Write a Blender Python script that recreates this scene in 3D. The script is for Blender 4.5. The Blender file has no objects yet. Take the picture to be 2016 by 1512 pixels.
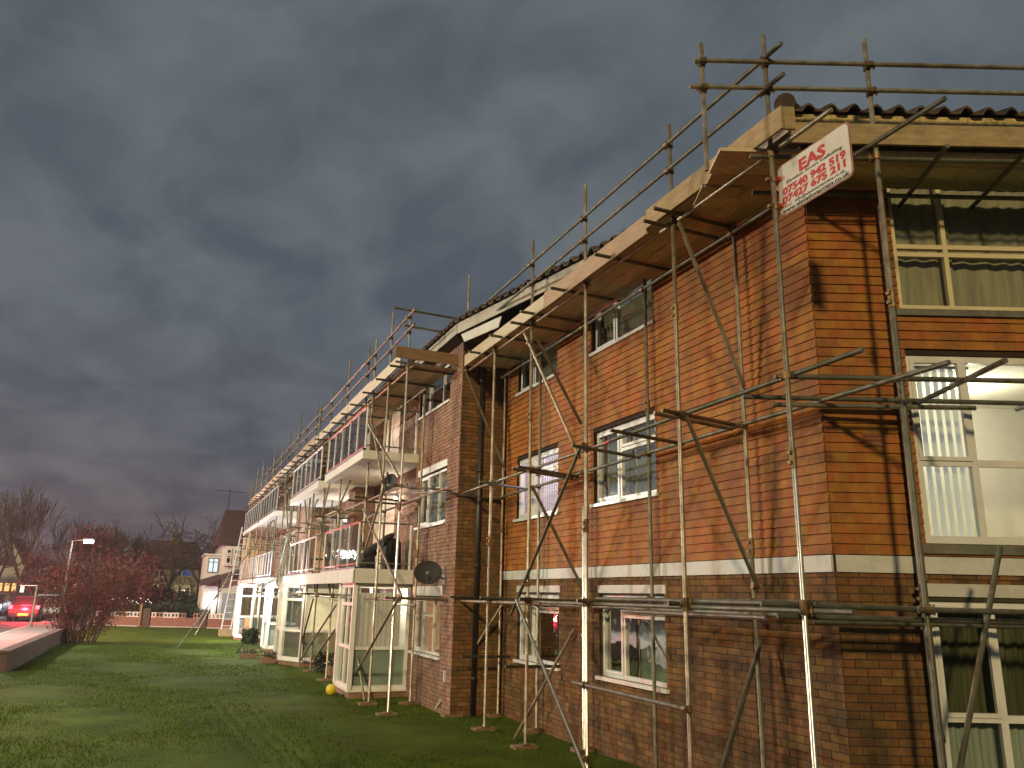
import bpy, math, random
import numpy as np
from mathutils import Vector, Matrix

random.seed(7)
rng = np.random.default_rng(7)
S = bpy.context.scene
COL = S.collection
PI = math.pi

# ------------------------------------------------------------------ camera, world, light
def cam_axes(yaw, pitch, roll):
    f = np.array([math.sin(yaw)*math.cos(pitch), math.cos(yaw)*math.cos(pitch), math.sin(pitch)])
    r = np.array([math.cos(yaw), -math.sin(yaw), 0.0]); u = np.cross(r, f)
    c, s = math.cos(roll), math.sin(roll)
    return c*r+s*u, -s*r+c*u, f
_r, _u, _f = cam_axes(math.radians(22.8416), math.radians(14.9529), math.radians(1.2337))
cd = bpy.data.cameras.new('camera'); cam = bpy.data.objects.new('camera', cd); COL.objects.link(cam)
cd.sensor_width = 36.0; cd.lens = 1562.15/2016*36.0; cd.clip_start = 0.05; cd.clip_end = 2000
cam.matrix_world = Matrix(((_r[0], _u[0], -_f[0], 0.0), (_r[1], _u[1], -_f[1], 0.0), (_r[2], _u[2], -_f[2], 2.1), (0, 0, 0, 1)))
S.camera = cam

W = bpy.data.worlds.new('World'); S.world = W; W.use_nodes = True
def build_world():
    nt = W.node_tree; N = nt.nodes; L = nt.links; N.clear()
    out = N.new('ShaderNodeOutputWorld'); bg = N.new('ShaderNodeBackground'); L.new(bg.outputs[0], out.inputs[0])
    tc = N.new('ShaderNodeTexCoord')
    sep = N.new('ShaderNodeSeparateXYZ'); L.new(tc.outputs['Generated'], sep.inputs[0])
    ramp = N.new('ShaderNodeValToRGB'); L.new(sep.outputs['Z'], ramp.inputs[0])
    e = ramp.color_ramp.elements
    e[0].position = 0.0; e[0].color = (0.118, 0.086, 0.096, 1)
    e[1].position = 1.0; e[1].color = (0.105, 0.125, 0.132, 1)
    for p, c in ((0.07, (0.108, 0.088, 0.100, 1)), (0.16, (0.100, 0.106, 0.122, 1)), (0.30, (0.104, 0.119, 0.138, 1)), (0.5, (0.112, 0.130, 0.143, 1))):
        k = e.new(p); k.color = c
    # cloud layer: project the direction on a ceiling so that clouds shrink towards the horizon
    mx = N.new('ShaderNodeMath'); mx.operation = 'ADD'; L.new(sep.outputs['Z'], mx.inputs[0]); mx.inputs[1].default_value = 0.22
    dv = N.new('ShaderNodeVectorMath'); dv.operation = 'DIVIDE'; L.new(tc.outputs['Generated'], dv.inputs[0])
    cb = N.new('ShaderNodeCombineXYZ'); L.new(mx.outputs[0], cb.inputs[0]); L.new(mx.outputs[0], cb.inputs[1]); cb.inputs[2].default_value = 1.0
    L.new(cb.outputs[0], dv.inputs[1])
    mp = N.new('ShaderNodeMapping'); mp.inputs['Scale'].default_value = (1.25, 0.95, 0.5); mp.inputs['Rotation'].default_value = (0, 0, 0.6); L.new(dv.outputs[0], mp.inputs[0])
    n1 = N.new('ShaderNodeTexNoise'); n1.inputs['Scale'].default_value = 3.4; n1.inputs['Detail'].default_value = 6; n1.inputs['Roughness'].default_value = 0.52; n1.inputs['Distortion'].default_value = 0.35; L.new(mp.outputs[0], n1.inputs[0])
    r2 = N.new('ShaderNodeValToRGB'); L.new(n1.outputs[0], r2.inputs[0])
    r2.color_ramp.elements[0].position = 0.38; r2.color_ramp.elements[0].color = (0.76, 0.79, 0.88, 1)
    r2.color_ramp.elements[1].position = 0.64; r2.color_ramp.elements[1].color = (1.22, 1.24, 1.24, 1)
    mul = N.new('ShaderNodeMix'); mul.data_type = 'RGBA'; mul.blend_type = 'MULTIPLY'; mul.inputs[0].default_value = 1.0
    L.new(ramp.outputs[0], mul.inputs[6]); L.new(r2.outputs[0], mul.inputs[7])
    L.new(mul.outputs[2], bg.inputs[0]); bg.inputs[1].default_value = 1.0
build_world()

sun_d = bpy.data.lights.new('sun', 'SUN'); sun = bpy.data.objects.new('sun', sun_d); COL.objects.link(sun)
sun_d.energy = 1.85; sun_d.angle = math.radians(3.6); sun_d.color = (1.0, 0.77, 0.37)
SUNDIR = Vector((0.53, 0.78, -0.40)).normalized()
sun.rotation_euler = SUNDIR.to_track_quat('-Z', 'Y').to_euler(); sun.location = (-8, -10, 14)

S.view_settings.view_transform = 'Standard'; S.view_settings.look = 'None'
S.view_settings.exposure = 0.0; S.view_settings.gamma = 1.0; S.view_settings.use_curve_mapping = False
S.render.engine = 'CYCLES'; S.cycles.use_denoising = True
S.cycles.max_bounces = 6; S.cycles.diffuse_bounces = 3; S.cycles.glossy_bounces = 3; S.cycles.transparent_max_bounces = 12; S.cycles.transmission_bounces = 4
S.cycles.sample_clamp_indirect = 3.0; S.cycles.caustics_reflective = False; S.cycles.caustics_refractive = False

# ------------------------------------------------------------------ materials
def _pos(N): return N.new('ShaderNodeNewGeometry').outputs['Position']
def mat(name, col, rough=0.7, metal=0.0, var=0.25, scale=6.0, col2=None, bump=0.0, bscale=60.0, rnd=0.0, coat=0.0, spec=0.5, stretch=None, stain=None, stain_scale=1.2, stain_amt=0.6, emis=None, estr=0.0, streak=0.0):
    m = bpy.data.materials.new(name); m.use_nodes = True
    nt = m.node_tree; N = nt.nodes; L = nt.links; N.clear()
    out = N.new('ShaderNodeOutputMaterial'); b = N.new('ShaderNodeBsdfPrincipled'); L.new(b.outputs[0], out.inputs[0])
    b.inputs['Roughness'].default_value = rough; b.inputs['Metallic'].default_value = metal
    b.inputs['Specular IOR Level'].default_value = spec
    if coat: b.inputs['Coat Weight'].default_value = coat
    pos = _pos(N)
    if stretch:
        mp = N.new('ShaderNodeMapping'); mp.inputs['Scale'].default_value = stretch; L.new(pos, mp.inputs[0]); pos2 = mp.outputs[0]
    else: pos2 = pos
    n = N.new('ShaderNodeTexNoise'); n.inputs['Scale'].default_value = scale; n.inputs['Detail'].default_value = 5; n.inputs['Roughness'].default_value = 0.6; L.new(pos2, n.inputs[0])
    c = np.array(col); c2 = np.array(col2) if col2 is not None else None
    rp = N.new('ShaderNodeValToRGB'); L.new(n.outputs[0], rp.inputs[0])
    lo = c*(1-var); hi = (c*(1+var)) if c2 is None else c2
    rp.color_ramp.elements[0].position = 0.3; rp.color_ramp.elements[0].color = (*np.clip(lo, 0, 1), 1)
    rp.color_ramp.elements[1].position = 0.7; rp.color_ramp.elements[1].color = (*np.clip(hi, 0, 1), 1)
    cur = rp.outputs[0]
    if rnd:
        oi = N.new('ShaderNodeObjectInfo'); g = N.new('ShaderNodeNewGeometry')
        ad = N.new('ShaderNodeMath'); ad.operation = 'ADD'; L.new(oi.outputs['Random'], ad.inputs[0]); L.new(g.outputs['Random Per Island'], ad.inputs[1])
        fr = N.new('ShaderNodeMath'); fr.operation = 'FRACT'; L.new(ad.outputs[0], fr.inputs[0])
        mr = N.new('ShaderNodeMapRange'); L.new(fr.outputs[0], mr.inputs[0]); mr.inputs[3].default_value = 1-rnd; mr.inputs[4].default_value = 1+rnd*0.8
        hs = N.new('ShaderNodeHueSaturation'); L.new(cur, hs.inputs['Color']); L.new(mr.outputs[0], hs.inputs['Value'])
        m2 = N.new('ShaderNodeMath'); m2.operation = 'MULTIPLY'; L.new(fr.outputs[0], m2.inputs[0]); m2.inputs[1].default_value = 7.31
        f2 = N.new('ShaderNodeMath'); f2.operation = 'FRACT'; L.new(m2.outputs[0], f2.inputs[0])
        mr2 = N.new('ShaderNodeMapRange'); L.new(f2.outputs[0], mr2.inputs[0]); mr2.inputs[3].default_value = 0.485; mr2.inputs[4].default_value = 0.513
        L.new(mr2.outputs[0], hs.inputs['Hue']); cur = hs.outputs[0]
    if stain is not None:
        n3 = N.new('ShaderNodeTexNoise'); n3.inputs['Scale'].default_value = stain_scale; n3.inputs['Detail'].default_value = 6; n3.inputs['Roughness'].default_value = 0.65; L.new(pos, n3.inputs[0])
        r3 = N.new('ShaderNodeValToRGB'); L.new(n3.outputs[0], r3.inputs[0])
        r3.color_ramp.elements[0].position = 0.48; r3.color_ramp.elements[0].color = (0, 0, 0, 1)
        r3.color_ramp.elements[1].position = 0.68; r3.color_ramp.elements[1].color = (stain_amt,)*3+(1,)
        mx = N.new('ShaderNodeMix'); mx.data_type = 'RGBA'; L.new(r3.outputs[0], mx.inputs[0]); L.new(cur, mx.inputs[6]); mx.inputs[7].default_value = (*stain, 1); cur = mx.outputs[2]
    if streak:   # water runs down the wall: narrow sideways, long in height
        mp2 = N.new('ShaderNodeMapping'); mp2.inputs['Scale'].default_value = (4.5, 4.5, 0.45); L.new(pos, mp2.inputs[0])
        n4 = N.new('ShaderNodeTexNoise'); n4.inputs['Scale'].default_value = 1.0; n4.inputs['Detail'].default_value = 4; L.new(mp2.outputs[0], n4.inputs[0])
        r4 = N.new('ShaderNodeValToRGB'); L.new(n4.outputs[0], r4.inputs[0]); r4.color_ramp.elements[0].position = 0.50; r4.color_ramp.elements[0].color = (1, 1, 1, 1)
        r4.color_ramp.elements[1].position = 0.72; r4.color_ramp.elements[1].color = (1-streak, 1-streak, 1-streak*0.9, 1)
        m4 = N.new('ShaderNodeMix'); m4.data_type = 'RGBA'; m4.blend_type = 'MULTIPLY'; m4.inputs[0].default_value = 1.0; L.new(cur, m4.inputs[6]); L.new(r4.outputs[0], m4.inputs[7]); cur = m4.outputs[2]
    L.new(cur, b.inputs['Base Color'])
    if bump:
        n2 = N.new('ShaderNodeTexNoise'); n2.inputs['Scale'].default_value = bscale; n2.inputs['Detail'].default_value = 4; L.new(pos2, n2.inputs[0])
        bp = N.new('ShaderNodeBump'); bp.inputs['Strength'].default_value = bump; bp.inputs['Distance'].default_value = 0.02; L.new(n2.outputs[0], bp.inputs['Height']); L.new(bp.outputs[0], b.inputs['Normal'])
    if emis is not None:
        b.inputs['Emission Color'].default_value = (*emis, 1); b.inputs['Emission Strength'].default_value = estr
    return m
def glass_mat(name, tint=(0.75, 0.8, 0.8), rough=0.02, refl=1.0):
    m = bpy.data.materials.new(name); m.use_nodes = True
    nt = m.node_tree; N = nt.nodes; L = nt.links; N.clear()
    out = N.new('ShaderNodeOutputMaterial'); mix = N.new('ShaderNodeMixShader'); L.new(mix.outputs[0], out.inputs[0])
    tr = N.new('ShaderNodeBsdfTransparent'); tr.inputs[0].default_value = (*tint, 1)
    gl = N.new('ShaderNodeBsdfGlossy'); gl.inputs['Roughness'].default_value = rough
    lw = N.new('ShaderNodeFresnel'); lw.inputs[0].default_value = 1.6
    mu = N.new('ShaderNodeMath'); mu.operation = 'MULTIPLY'; L.new(lw.outputs[0], mu.inputs[0]); mu.inputs[1].default_value = refl
    # wavy panes: uneven reflection
    n2 = N.new('ShaderNodeTexNoise'); n2.inputs['Scale'].default_value = 2.2; L.new(_pos(N), n2.inputs[0])
    bp = N.new('ShaderNodeBump'); bp.inputs['Strength'].default_value = 0.08; bp.inputs['Distance'].default_value = 0.05; L.new(n2.outputs[0], bp.inputs['Height']); L.new(bp.outputs[0], gl.inputs['Normal'])
    L.new(mu.outputs[0], mix.inputs[0]); L.new(tr.outputs[0], mix.inputs[1]); L.new(gl.outputs[0], mix.inputs[2])
    return m
def emit_mat(name, col, s):
    m = bpy.data.materials.new(name); m.use_nodes = True
    nt = m.node_tree; N = nt.nodes; L = nt.links; N.clear()
    out = N.new('ShaderNodeOutputMaterial'); e = N.new('ShaderNodeEmission'); e.inputs[0].default_value = (*col, 1); e.inputs[1].default_value = s; L.new(e.outputs[0], out.inputs[0])
    return m

M = {}
M['brick'] = mat('brick_near', (0.20, 0.095, 0.028), 0.9, var=0.3, scale=9, bump=0.5, bscale=90, rnd=0.27, stain=(0.055, 0.045, 0.025), stain_scale=2.3, stain_amt=0.7, streak=0.5)
M['brick_c'] = mat('brick_pale', (0.30, 0.165, 0.11), 0.9, var=0.2, scale=9, bump=0.4, bscale=90, rnd=0.15, stain=(0.10, 0.07, 0.05), stain_scale=0.9, stain_amt=0.5, streak=0.35)
M['mortar'] = mat('mortar', (0.055, 0.040, 0.028), 0.95, var=0.3, scale=14, bump=0.3)
M['tile'] = mat('clay_wall_tile', (0.335, 0.118, 0.012), 0.72, var=0.25, scale=7, bump=0.25, bscale=70, rnd=0.045, stain=(0.13, 0.055, 0.018), stain_scale=1.7, stain_amt=0.5, streak=0.25)
M['tile_dark'] = mat('clay_wall_tile_dirty', (0.25, 0.10, 0.035), 0.8, var=0.3, scale=7, bump=0.25, bscale=70, rnd=0.24, stain=(0.07, 0.05, 0.03), stain_scale=1.4, stain_amt=0.8)
M['batten'] = mat('tile_backing', (0.035, 0.02, 0.012), 0.95)
M['white'] = mat('white_paint', (0.56, 0.54, 0.50), 0.5, var=0.08, scale=3, stain=(0.36, 0.34, 0.28), stain_scale=2.5, stain_amt=0.55)
M['upvc'] = mat('white_upvc', (0.72, 0.71, 0.68), 0.35, var=0.05, scale=3, stain=(0.5, 0.48, 0.42), stain_scale=4, stain_amt=0.4)
M['fascia'] = mat('weathered_fascia', (0.40, 0.37, 0.31), 0.6, var=0.12, scale=3, stain=(0.22, 0.19, 0.13), stain_scale=3, stain_amt=0.7)
M['cream'] = mat('cream_frame', (0.68, 0.58, 0.36), 0.45, var=0.07, scale=3)
M['frieze'] = mat('white_band_board', (0.60, 0.60, 0.57), 0.55, var=0.08, scale=1.5, stain=(0.38, 0.36, 0.27), stain_scale=3.0, stain_amt=0.7)
M['glass'] = glass_mat('window_glass', (0.72, 0.78, 0.76), refl=0.62)
M['glass_bal'] = glass_mat('balcony_glass', (0.80, 0.86, 0.84), 0.03, refl=0.45)
M['frost'] = mat('frosted_panel', (0.42, 0.46, 0.42), 0.35, var=0.15, scale=1.5)
M['steel'] = mat('scaffold_tube', (0.31, 0.275, 0.21), 0.42, metal=0.5, var=0.4, scale=8, rnd=0.38, stain=(0.20, 0.11, 0.05), stain_scale=4.5, stain_amt=0.75, bump=0.1, bscale=120)
M['steel_b'] = mat('scaffold_tube_clean', (0.50, 0.49, 0.45), 0.30, metal=0.85, var=0.25, scale=8, rnd=0.15)
M['steel_g'] = mat('scaffold_tube_weathered', (0.17, 0.16, 0.12), 0.55, metal=0.4, var=0.35, scale=7, rnd=0.2, stain=(0.07, 0.08, 0.035), stain_scale=5, stain_amt=0.8)
M['redpaint_redlight'] = mat('red_paint_and_red_light', (0.55, 0.06, 0.05), 0.4, var=0.2)  # real paint on scaffold and sign; on balcony rails it paints red light
M['coupler'] = mat('coupler_steel', (0.16, 0.11, 0.06), 0.55, metal=0.5, var=0.4, scale=30, rnd=0.3, stain=(0.45, 0.28, 0.08), stain_scale=9, stain_amt=0.7)
M['board'] = mat('scaffold_board', (0.60, 0.48, 0.32), 0.85, var=0.25, scale=5, stretch=(6, 1, 6), rnd=0.2, bump=0.3, bscale=40)
M['board_b'] = mat('scaffold_board_corner', (0.60, 0.48, 0.32), 0.85, var=0.25, scale=5, stretch=(1, 6, 6), rnd=0.2, bump=0.3, bscale=40)
M['ply_cream'] = mat('new_plywood', (0.50, 0.43, 0.32), 0.7, var=0.1, scale=3, stretch=(1, 1, 5))
M['ply_pink'] = mat('old_plywood', (0.38, 0.27, 0.18), 0.75, var=0.16, scale=3, stretch=(1, 1, 5))
M['ply_ochre'] = mat('toe_board_ochre', (0.37, 0.27, 0.14), 0.75, var=0.25, scale=6, stretch=(1, 1, 4), stain=(0.2, 0.13, 0.05), stain_scale=4, stain_amt=0.6)
M['timber'] = mat('weathered_timber', (0.22, 0.13, 0.07), 0.85, var=0.3, scale=5, stretch=(1, 3, 9), bump=0.2)
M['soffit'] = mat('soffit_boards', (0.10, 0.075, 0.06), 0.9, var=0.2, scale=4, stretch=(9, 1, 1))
M['rooftile'] = mat('concrete_roof_tile', (0.075, 0.048, 0.035), 0.85, var=0.3, scale=9, rnd=0.3, bump=0.4, stain=(0.10, 0.09, 0.05), stain_scale=3)
M['rooffield'] = mat('roof_covering', (0.07, 0.045, 0.035), 0.85, var=0.3, scale=5, bump=0.4)
M['bedding'] = mat('lime_bedding', (0.62, 0.48, 0.22), 0.9, var=0.3, scale=16, stain=(0.2, 0.14, 0.07), stain_scale=12, stain_amt=0.9, bump=0.5)
M['pipe_black'] = mat('black_pipe', (0.018, 0.016, 0.015), 0.4, var=0.2)
M['pipe_grey'] = mat('grey_downpipe', (0.16, 0.15, 0.12), 0.5, var=0.25, stain=(0.06, 0.06, 0.04), stain_scale=4)
M['concrete'] = mat('balcony_concrete', (0.62, 0.60, 0.56), 0.75, var=0.1, scale=2, stain=(0.32, 0.28, 0.22), stain_scale=2, stain_amt=0.5)
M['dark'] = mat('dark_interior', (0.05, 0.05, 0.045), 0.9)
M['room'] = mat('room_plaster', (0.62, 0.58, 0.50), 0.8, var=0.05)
M['curtain'] = mat('curtain_cloth', (0.50, 0.42, 0.29), 0.9, var=0.25, scale=3, stretch=(6, 6, 0.4))
M['net'] = mat('net_curtain', (0.46, 0.48, 0.43), 0.9, var=0.25, scale=3, stretch=(5, 5, 0.3))
M['blind'] = mat('white_blind', (0.78, 0.77, 0.72), 0.7, var=0.05, emis=(1, 0.97, 0.9), estr=0.28)  # room light on the slats is put in as emission
M['lawn'] = mat('lawn_ground', (0.055, 0.080, 0.004), 0.95, spec=0.1, var=0.35, scale=1.2, bump=0.8, bscale=35, stain=(0.085, 0.085, 0.012), stain_scale=0.35, stain_amt=0.35)
M['grass'] = mat('grass_blades', (0.056, 0.090, 0.004), 0.85, spec=0.1, var=0.4, scale=1.5, stain=(0.075, 0.095, 0.012), stain_scale=0.6, stain_amt=0.5, rnd=0.25)
M['asphalt'] = mat('asphalt', (0.055, 0.05, 0.048), 0.8, var=0.2, scale=20, bump=0.3, bscale=120)
M['pave'] = mat('pavement', (0.19, 0.17, 0.15), 0.85, var=0.15, scale=3, bump=0.2, stain=(0.08, 0.07, 0.06), stain_scale=1.2)
M['kerb'] = mat('kerb_stone', (0.30, 0.28, 0.25), 0.8, var=0.1)
M['render'] = mat('white_render', (0.50, 0.47, 0.42), 0.85, var=0.08, scale=1.2)
M['render_d'] = mat('dull_render', (0.22, 0.18, 0.14), 0.9, var=0.15, scale=1)
M['redroof'] = mat('red_tiled_roof', (0.07, 0.03, 0.026), 0.85, var=0.25, scale=3, stretch=(1, 1, 6))
M['woodbrown'] = mat('dark_boarding', (0.07, 0.035, 0.025), 0.85, var=0.3, scale=3, stretch=(1, 1, 8))
M['bark'] = mat('bark', (0.055, 0.038, 0.028), 0.95, var=0.3, scale=10)
M['twig'] = mat('twigs', (0.085, 0.05, 0.04), 0.95, var=0.3, scale=5)
M['leaf'] = mat('evergreen_leaf', (0.032, 0.045, 0.018), 0.8, var=0.5, scale=2, rnd=0.5)
M['leaf_r'] = mat('red_glow_leaf', (0.13, 0.028, 0.018), 0.8, var=0.5, scale=2, rnd=0.5)  # red brake-light glow is put into the leaf colour
M['carpaint_d'] = mat('dark_car_paint', (0.06, 0.012, 0.016), 0.25, metal=0.2, var=0.05, coat=0.7)
M['carpaint_w'] = mat('white_car_paint', (0.62, 0.62, 0.60), 0.3, var=0.04, coat=0.6)
M['carpaint_b'] = mat('blue_grey_car_paint', (0.10, 0.13, 0.18), 0.3, metal=0.2, var=0.04, coat=0.6)
M['carpaint_k'] = mat('black_car_paint', (0.012, 0.014, 0.02), 0.25, var=0.04, coat=0.7)
M['carglass'] = mat('car_window', (0.012, 0.013, 0.015), 0.06, var=0.05, spec=0.8)
M['rubber'] = mat('rubber', (0.015, 0.015, 0.015), 0.8)
M['rim'] = mat('alloy_rim', (0.45, 0.45, 0.45), 0.35, metal=0.8)
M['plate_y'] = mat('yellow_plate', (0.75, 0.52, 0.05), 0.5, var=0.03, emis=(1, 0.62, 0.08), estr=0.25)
M['tail'] = emit_mat('tail_light_glow', (1.0, 0.04, 0.05), 14)
M['head'] = emit_mat('white_lamp_glow', (0.9, 0.95, 1.0), 16)
M['lampglow'] = emit_mat('street_lamp_glow', (0.85, 0.93, 1.0), 30)
M['warmlit'] = emit_mat('warm_lit_blind', (1.0, 0.62, 0.22), 1.15)
M['warmlit2'] = emit_mat('warm_lamp_glow', (1.0, 0.8, 0.5), 14)
M['alu'] = mat('aluminium', (0.62, 0.63, 0.64), 0.35, metal=0.5, var=0.1)
M['yellow'] = mat('yellow_plastic', (0.62, 0.46, 0.02), 0.45, var=0.12, scale=8)
M['dish'] = mat('dark_dish', (0.018, 0.015, 0.014), 0.75, var=0.25)
M['pot'] = mat('clay_planter', (0.20, 0.12, 0.08), 0.85, var=0.3, scale=12)
M['flower'] = mat('pale_flowers', (0.55, 0.42, 0.36), 0.8, var=0.4, scale=25, rnd=0.5)
M['blackcloth'] = mat('black_cloth', (0.016, 0.017, 0.018), 0.8, var=0.3)
M['greencloth'] = mat('grey_green_cover', (0.10, 0.14, 0.12), 0.7, var=0.2)
M['redcloth'] = mat('red_cloth', (0.30, 0.035, 0.03), 0.8, var=0.2)
M['door_wood'] = mat('orange_door', (0.45, 0.22, 0.09), 0.6, var=0.15, stretch=(8, 8, 1))

# ------------------------------------------------------------------ mesh helpers
class MB:
    def __init__(s): s.v = []; s.f = []
    def add(s, vs, fs):
        o = len(s.v); s.v += [tuple(map(float, p)) for p in vs]; s.f += [tuple(i+o for i in f) for f in fs]; return s
    def frame(s, P, u, n, a0, a1, b0, b1, c0, c1):
        """box in a frame: a along u, b along n, c up"""
        P = np.array(P, float); u = np.array(u, float); n = np.array(n, float); w = np.array((0, 0, 1.0))
        vs = [P+u*a+n*b+w*c for c in (c0, c1) for b in (b0, b1) for a in (a0, a1)]
        return s.add(vs, [(0, 2, 3, 1), (4, 5, 7, 6), (0, 1, 5, 4), (2, 6, 7, 3), (0, 4, 6, 2), (1, 3, 7, 5)])
    def box(s, x0, x1, y0, y1, z0, z1): return s.frame((0, 0, 0), (1, 0, 0), (0, 1, 0), x0, x1, y0, y1, z0, z1)
    def tube(s, p, q, r, r2=None, n=8, cap=True):
        p = np.array(p, float); q = np.array(q, float); r2 = r if r2 is None else r2
        d = q-p; l = np.linalg.norm(d); d = d/max(l, 1e-9)
        a = np.cross(d, (0, 0, 1.0)); a = a if np.linalg.norm(a) > 1e-3 else np.array((1.0, 0, 0)); a /= np.linalg.norm(a); b = np.cross(d, a)
        vs = []
        for c, rr in ((p, r), (q, r2)):
            for i in range(n):
                t = 2*PI*i/n; vs.append(c+rr*(math.cos(t)*a+math.sin(t)*b))
        fs = [(i, (i+1) % n, n+(i+1) % n, n+i) for i in range(n)]
        if cap: fs += [tuple(range(n))[::-1], tuple(range(n, 2*n))]
        return s.add(vs, fs)
    def lathe(s, c, prof, n=16):
        vs = []; k = len(prof)
        for i in range(n):
            t = 2*PI*i/n
            for r, z in prof: vs.append((c[0]+r*math.cos(t), c[1]+r*math.sin(t), c[2]+z))
        fs = [(i*k+j, ((i+1) % n)*k+j, ((i+1) % n)*k+j+1, i*k+j+1) for i in range(n) for j in range(k-1)]
        return s.add(vs, fs)
    def poly(s, pts): return s.add(pts, [tuple(range(len(pts)))])
    def prism(s, pts, d):
        d = np.array(d, float); n = len(pts); vs = [np.array(p, float) for p in pts]+[np.array(p, float)+d for p in pts]
        return s.add(vs, [tuple(range(n))[::-1], tuple(range(n, 2*n))]+[(i, (i+1) % n, n+(i+1) % n, n+i) for i in range(n)])

def mesh_from(name, v, f, m, smooth=False):
    me = bpy.data.meshes.new(name); me.from_pydata(v if isinstance(v, list) else v.tolist(), [], f if isinstance(f, list) else f.tolist())
    if smooth: me.polygons.foreach_set('use_smooth', [True]*len(me.polygons))
    me.materials.append(m); me.update(); return me
def origin(o):
    p = Vector((0, 0, 0))
    while o is not None: p = p+o.location; o = o.parent
    return p
def obj(name, mb, m, parent=None, smooth=False, label=None):
    if parent is not None: off = origin(parent)
    else:
        a = np.array(mb.v); off = Vector(((a[:, 0].min()+a[:, 0].max())/2, (a[:, 1].min()+a[:, 1].max())/2, a[:, 2].min()))
    v = [(p[0]-off[0], p[1]-off[1], p[2]-off[2]) for p in mb.v]
    o = bpy.data.objects.new(name, mesh_from(name, v, mb.f, m, smooth)); COL.objects.link(o)
    if parent is not None: o.parent = parent
    else: o.location = off
    if label: o['label'] = label
    return o
def inst(name, me, parent, mw):
    o = bpy.data.objects.new(name, me); COL.objects.link(o); o.parent = parent
    mw = mw.copy(); mw.translation = mw.translation-origin(parent); o.matrix_local = mw
    return o
def thing(name, label, cat, loc, group=None):
    o = bpy.data.objects.new(name, None); COL.objects.link(o); o.location = loc; o.empty_display_size = 0.2
    o['label'] = label; o['category'] = cat
    if group: o['group'] = group
    return o
def tag(o, label, cat, group=None):
    o['label'] = label; o['category'] = cat
    if group: o['group'] = group
    return o
def struct(name, mb, m, kind='structure', smooth=False):
    o = obj(name, mb, m, None, smooth); o['kind'] = kind; return o
def point(name, loc, watts, col, r, parent=None):
    d = bpy.data.lights.new(name, 'POINT'); d.energy = watts; d.color = col; d.shadow_soft_size = r
    o = bpy.data.objects.new(name, d); COL.objects.link(o)
    if parent is not None: o.parent = parent; o.location = Vector(loc)-origin(parent)
    else: o.location = loc
    return o

def spot(name, loc, watts, col, direc, deg, parent):
    d = bpy.data.lights.new(name, 'SPOT'); d.energy = watts; d.color = col; d.shadow_soft_size = 0.1; d.spot_size = math.radians(deg); d.spot_blend = 0.6
    o = bpy.data.objects.new(name, d); COL.objects.link(o); o.parent = parent; o.location = Vector(loc)-origin(parent); o.rotation_euler = Vector(direc).to_track_quat('-Z', 'Y').to_euler(); return o

# ------------------------------------------------------------------ ground, road, pavement
g = MB(); g.box(-900, 900, -300, 1500, -1.2, -0.02); struct('ground', g, M['lawn'])
def lawn():
    nx, ny = 240, 150
    xs = np.linspace(-3.35, 12, nx); ys = np.linspace(-8, 56, ny); v = []
    for y in ys:
        for x in xs:
            z = 0.012*math.sin(x*1.7+y*0.6)+0.010*math.sin(y*1.3-x*0.7)+0.006*math.sin(x*5.1)*math.sin(y*4.3)
            # shallow mower wheel ruts running away from the camera
            for k in range(4):
                rx = 1.35+0.20*k-0.035*(y-12)
                if 6 < y < 18: z -= 0.03*math.exp(-((x-rx)/0.045)**2)
            v.append((x, y, z))
    f = [(j*nx+i, j*nx+i+1, (j+1)*nx+i+1, (j+1)*nx+i) for j in range(ny-1) for i in range(nx-1)]
    mb = MB(); mb.v = v; mb.f = f
    return struct('lawn', mb, M['lawn'], smooth=True)
lawn()
def grass_blades():
    n = 150000
    r = rng.random((n, 4)); y = 3.5+32*r[:, 0]**1.6
    x = -3.2+(8.6)*r[:, 1]
    keep = ~((x > 4.9) & (y > 14.3)) & ~((x > 3.75) & (y > 17.2)) & (x < 5.9)
    for k in range(4): keep &= ~((np.abs(x-(1.35+0.20*k-0.035*(y-12))) < 0.045) & (y > 6) & (y < 18) & (r[:, 3] < 0.8))
    x, y, r = x[keep], y[keep], r[keep]; n = len(x)
    patch = 0.5+0.5*np.sin(x*2.1+np.sin(y*1.3)*2)*np.sin(y*1.7+x)
    h = (0.014+0.018*r[:, 2])*(0.6+0.7*patch); w = 0.004+0.002*r[:, 3]*np.clip(y/8, 1, 4)
    t = rng.random(n)*2*PI; lx = (rng.random(n)-0.5)*h*1.2; ly = (rng.random(n)-0.5)*h*1.2
    z0 = np.full(n, -0.005)
    a = np.stack([x-np.cos(t)*w, y-np.sin(t)*w, z0], 1); b = np.stack([x+np.cos(t)*w, y+np.sin(t)*w, z0], 1); c = np.stack([x+lx, y+ly, h+0.008], 1)
    v = np.stack([a, b, c], 1).reshape(-1, 3); f = np.arange(3*n).reshape(-1, 3)
    o = bpy.data.objects.new('grass', mesh_from('grass', v, f, M['grass'])); COL.objects.link(o); o['kind'] = 'stuff'
    o['label'] = 'short damp mown grass over the lawn before the flats'; o['category'] = 'grass'
grass_blades()
g = MB(); g.box(-30, -6.35, -60, 260, -0.06, -0.012); struct('road', g, M['asphalt'])
g = MB(); g.box(-6.2, -3.52, -60, 260, -0.06, 0.02); struct('pavement', g, M['pave'])
kb = MB()
for i in range(-20, 240): kb.box(-6.35, -6.2, i*0.92, i*0.92+0.905, -0.06, 0.035)
struct('kerb', kb, M['kerb'])

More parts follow.
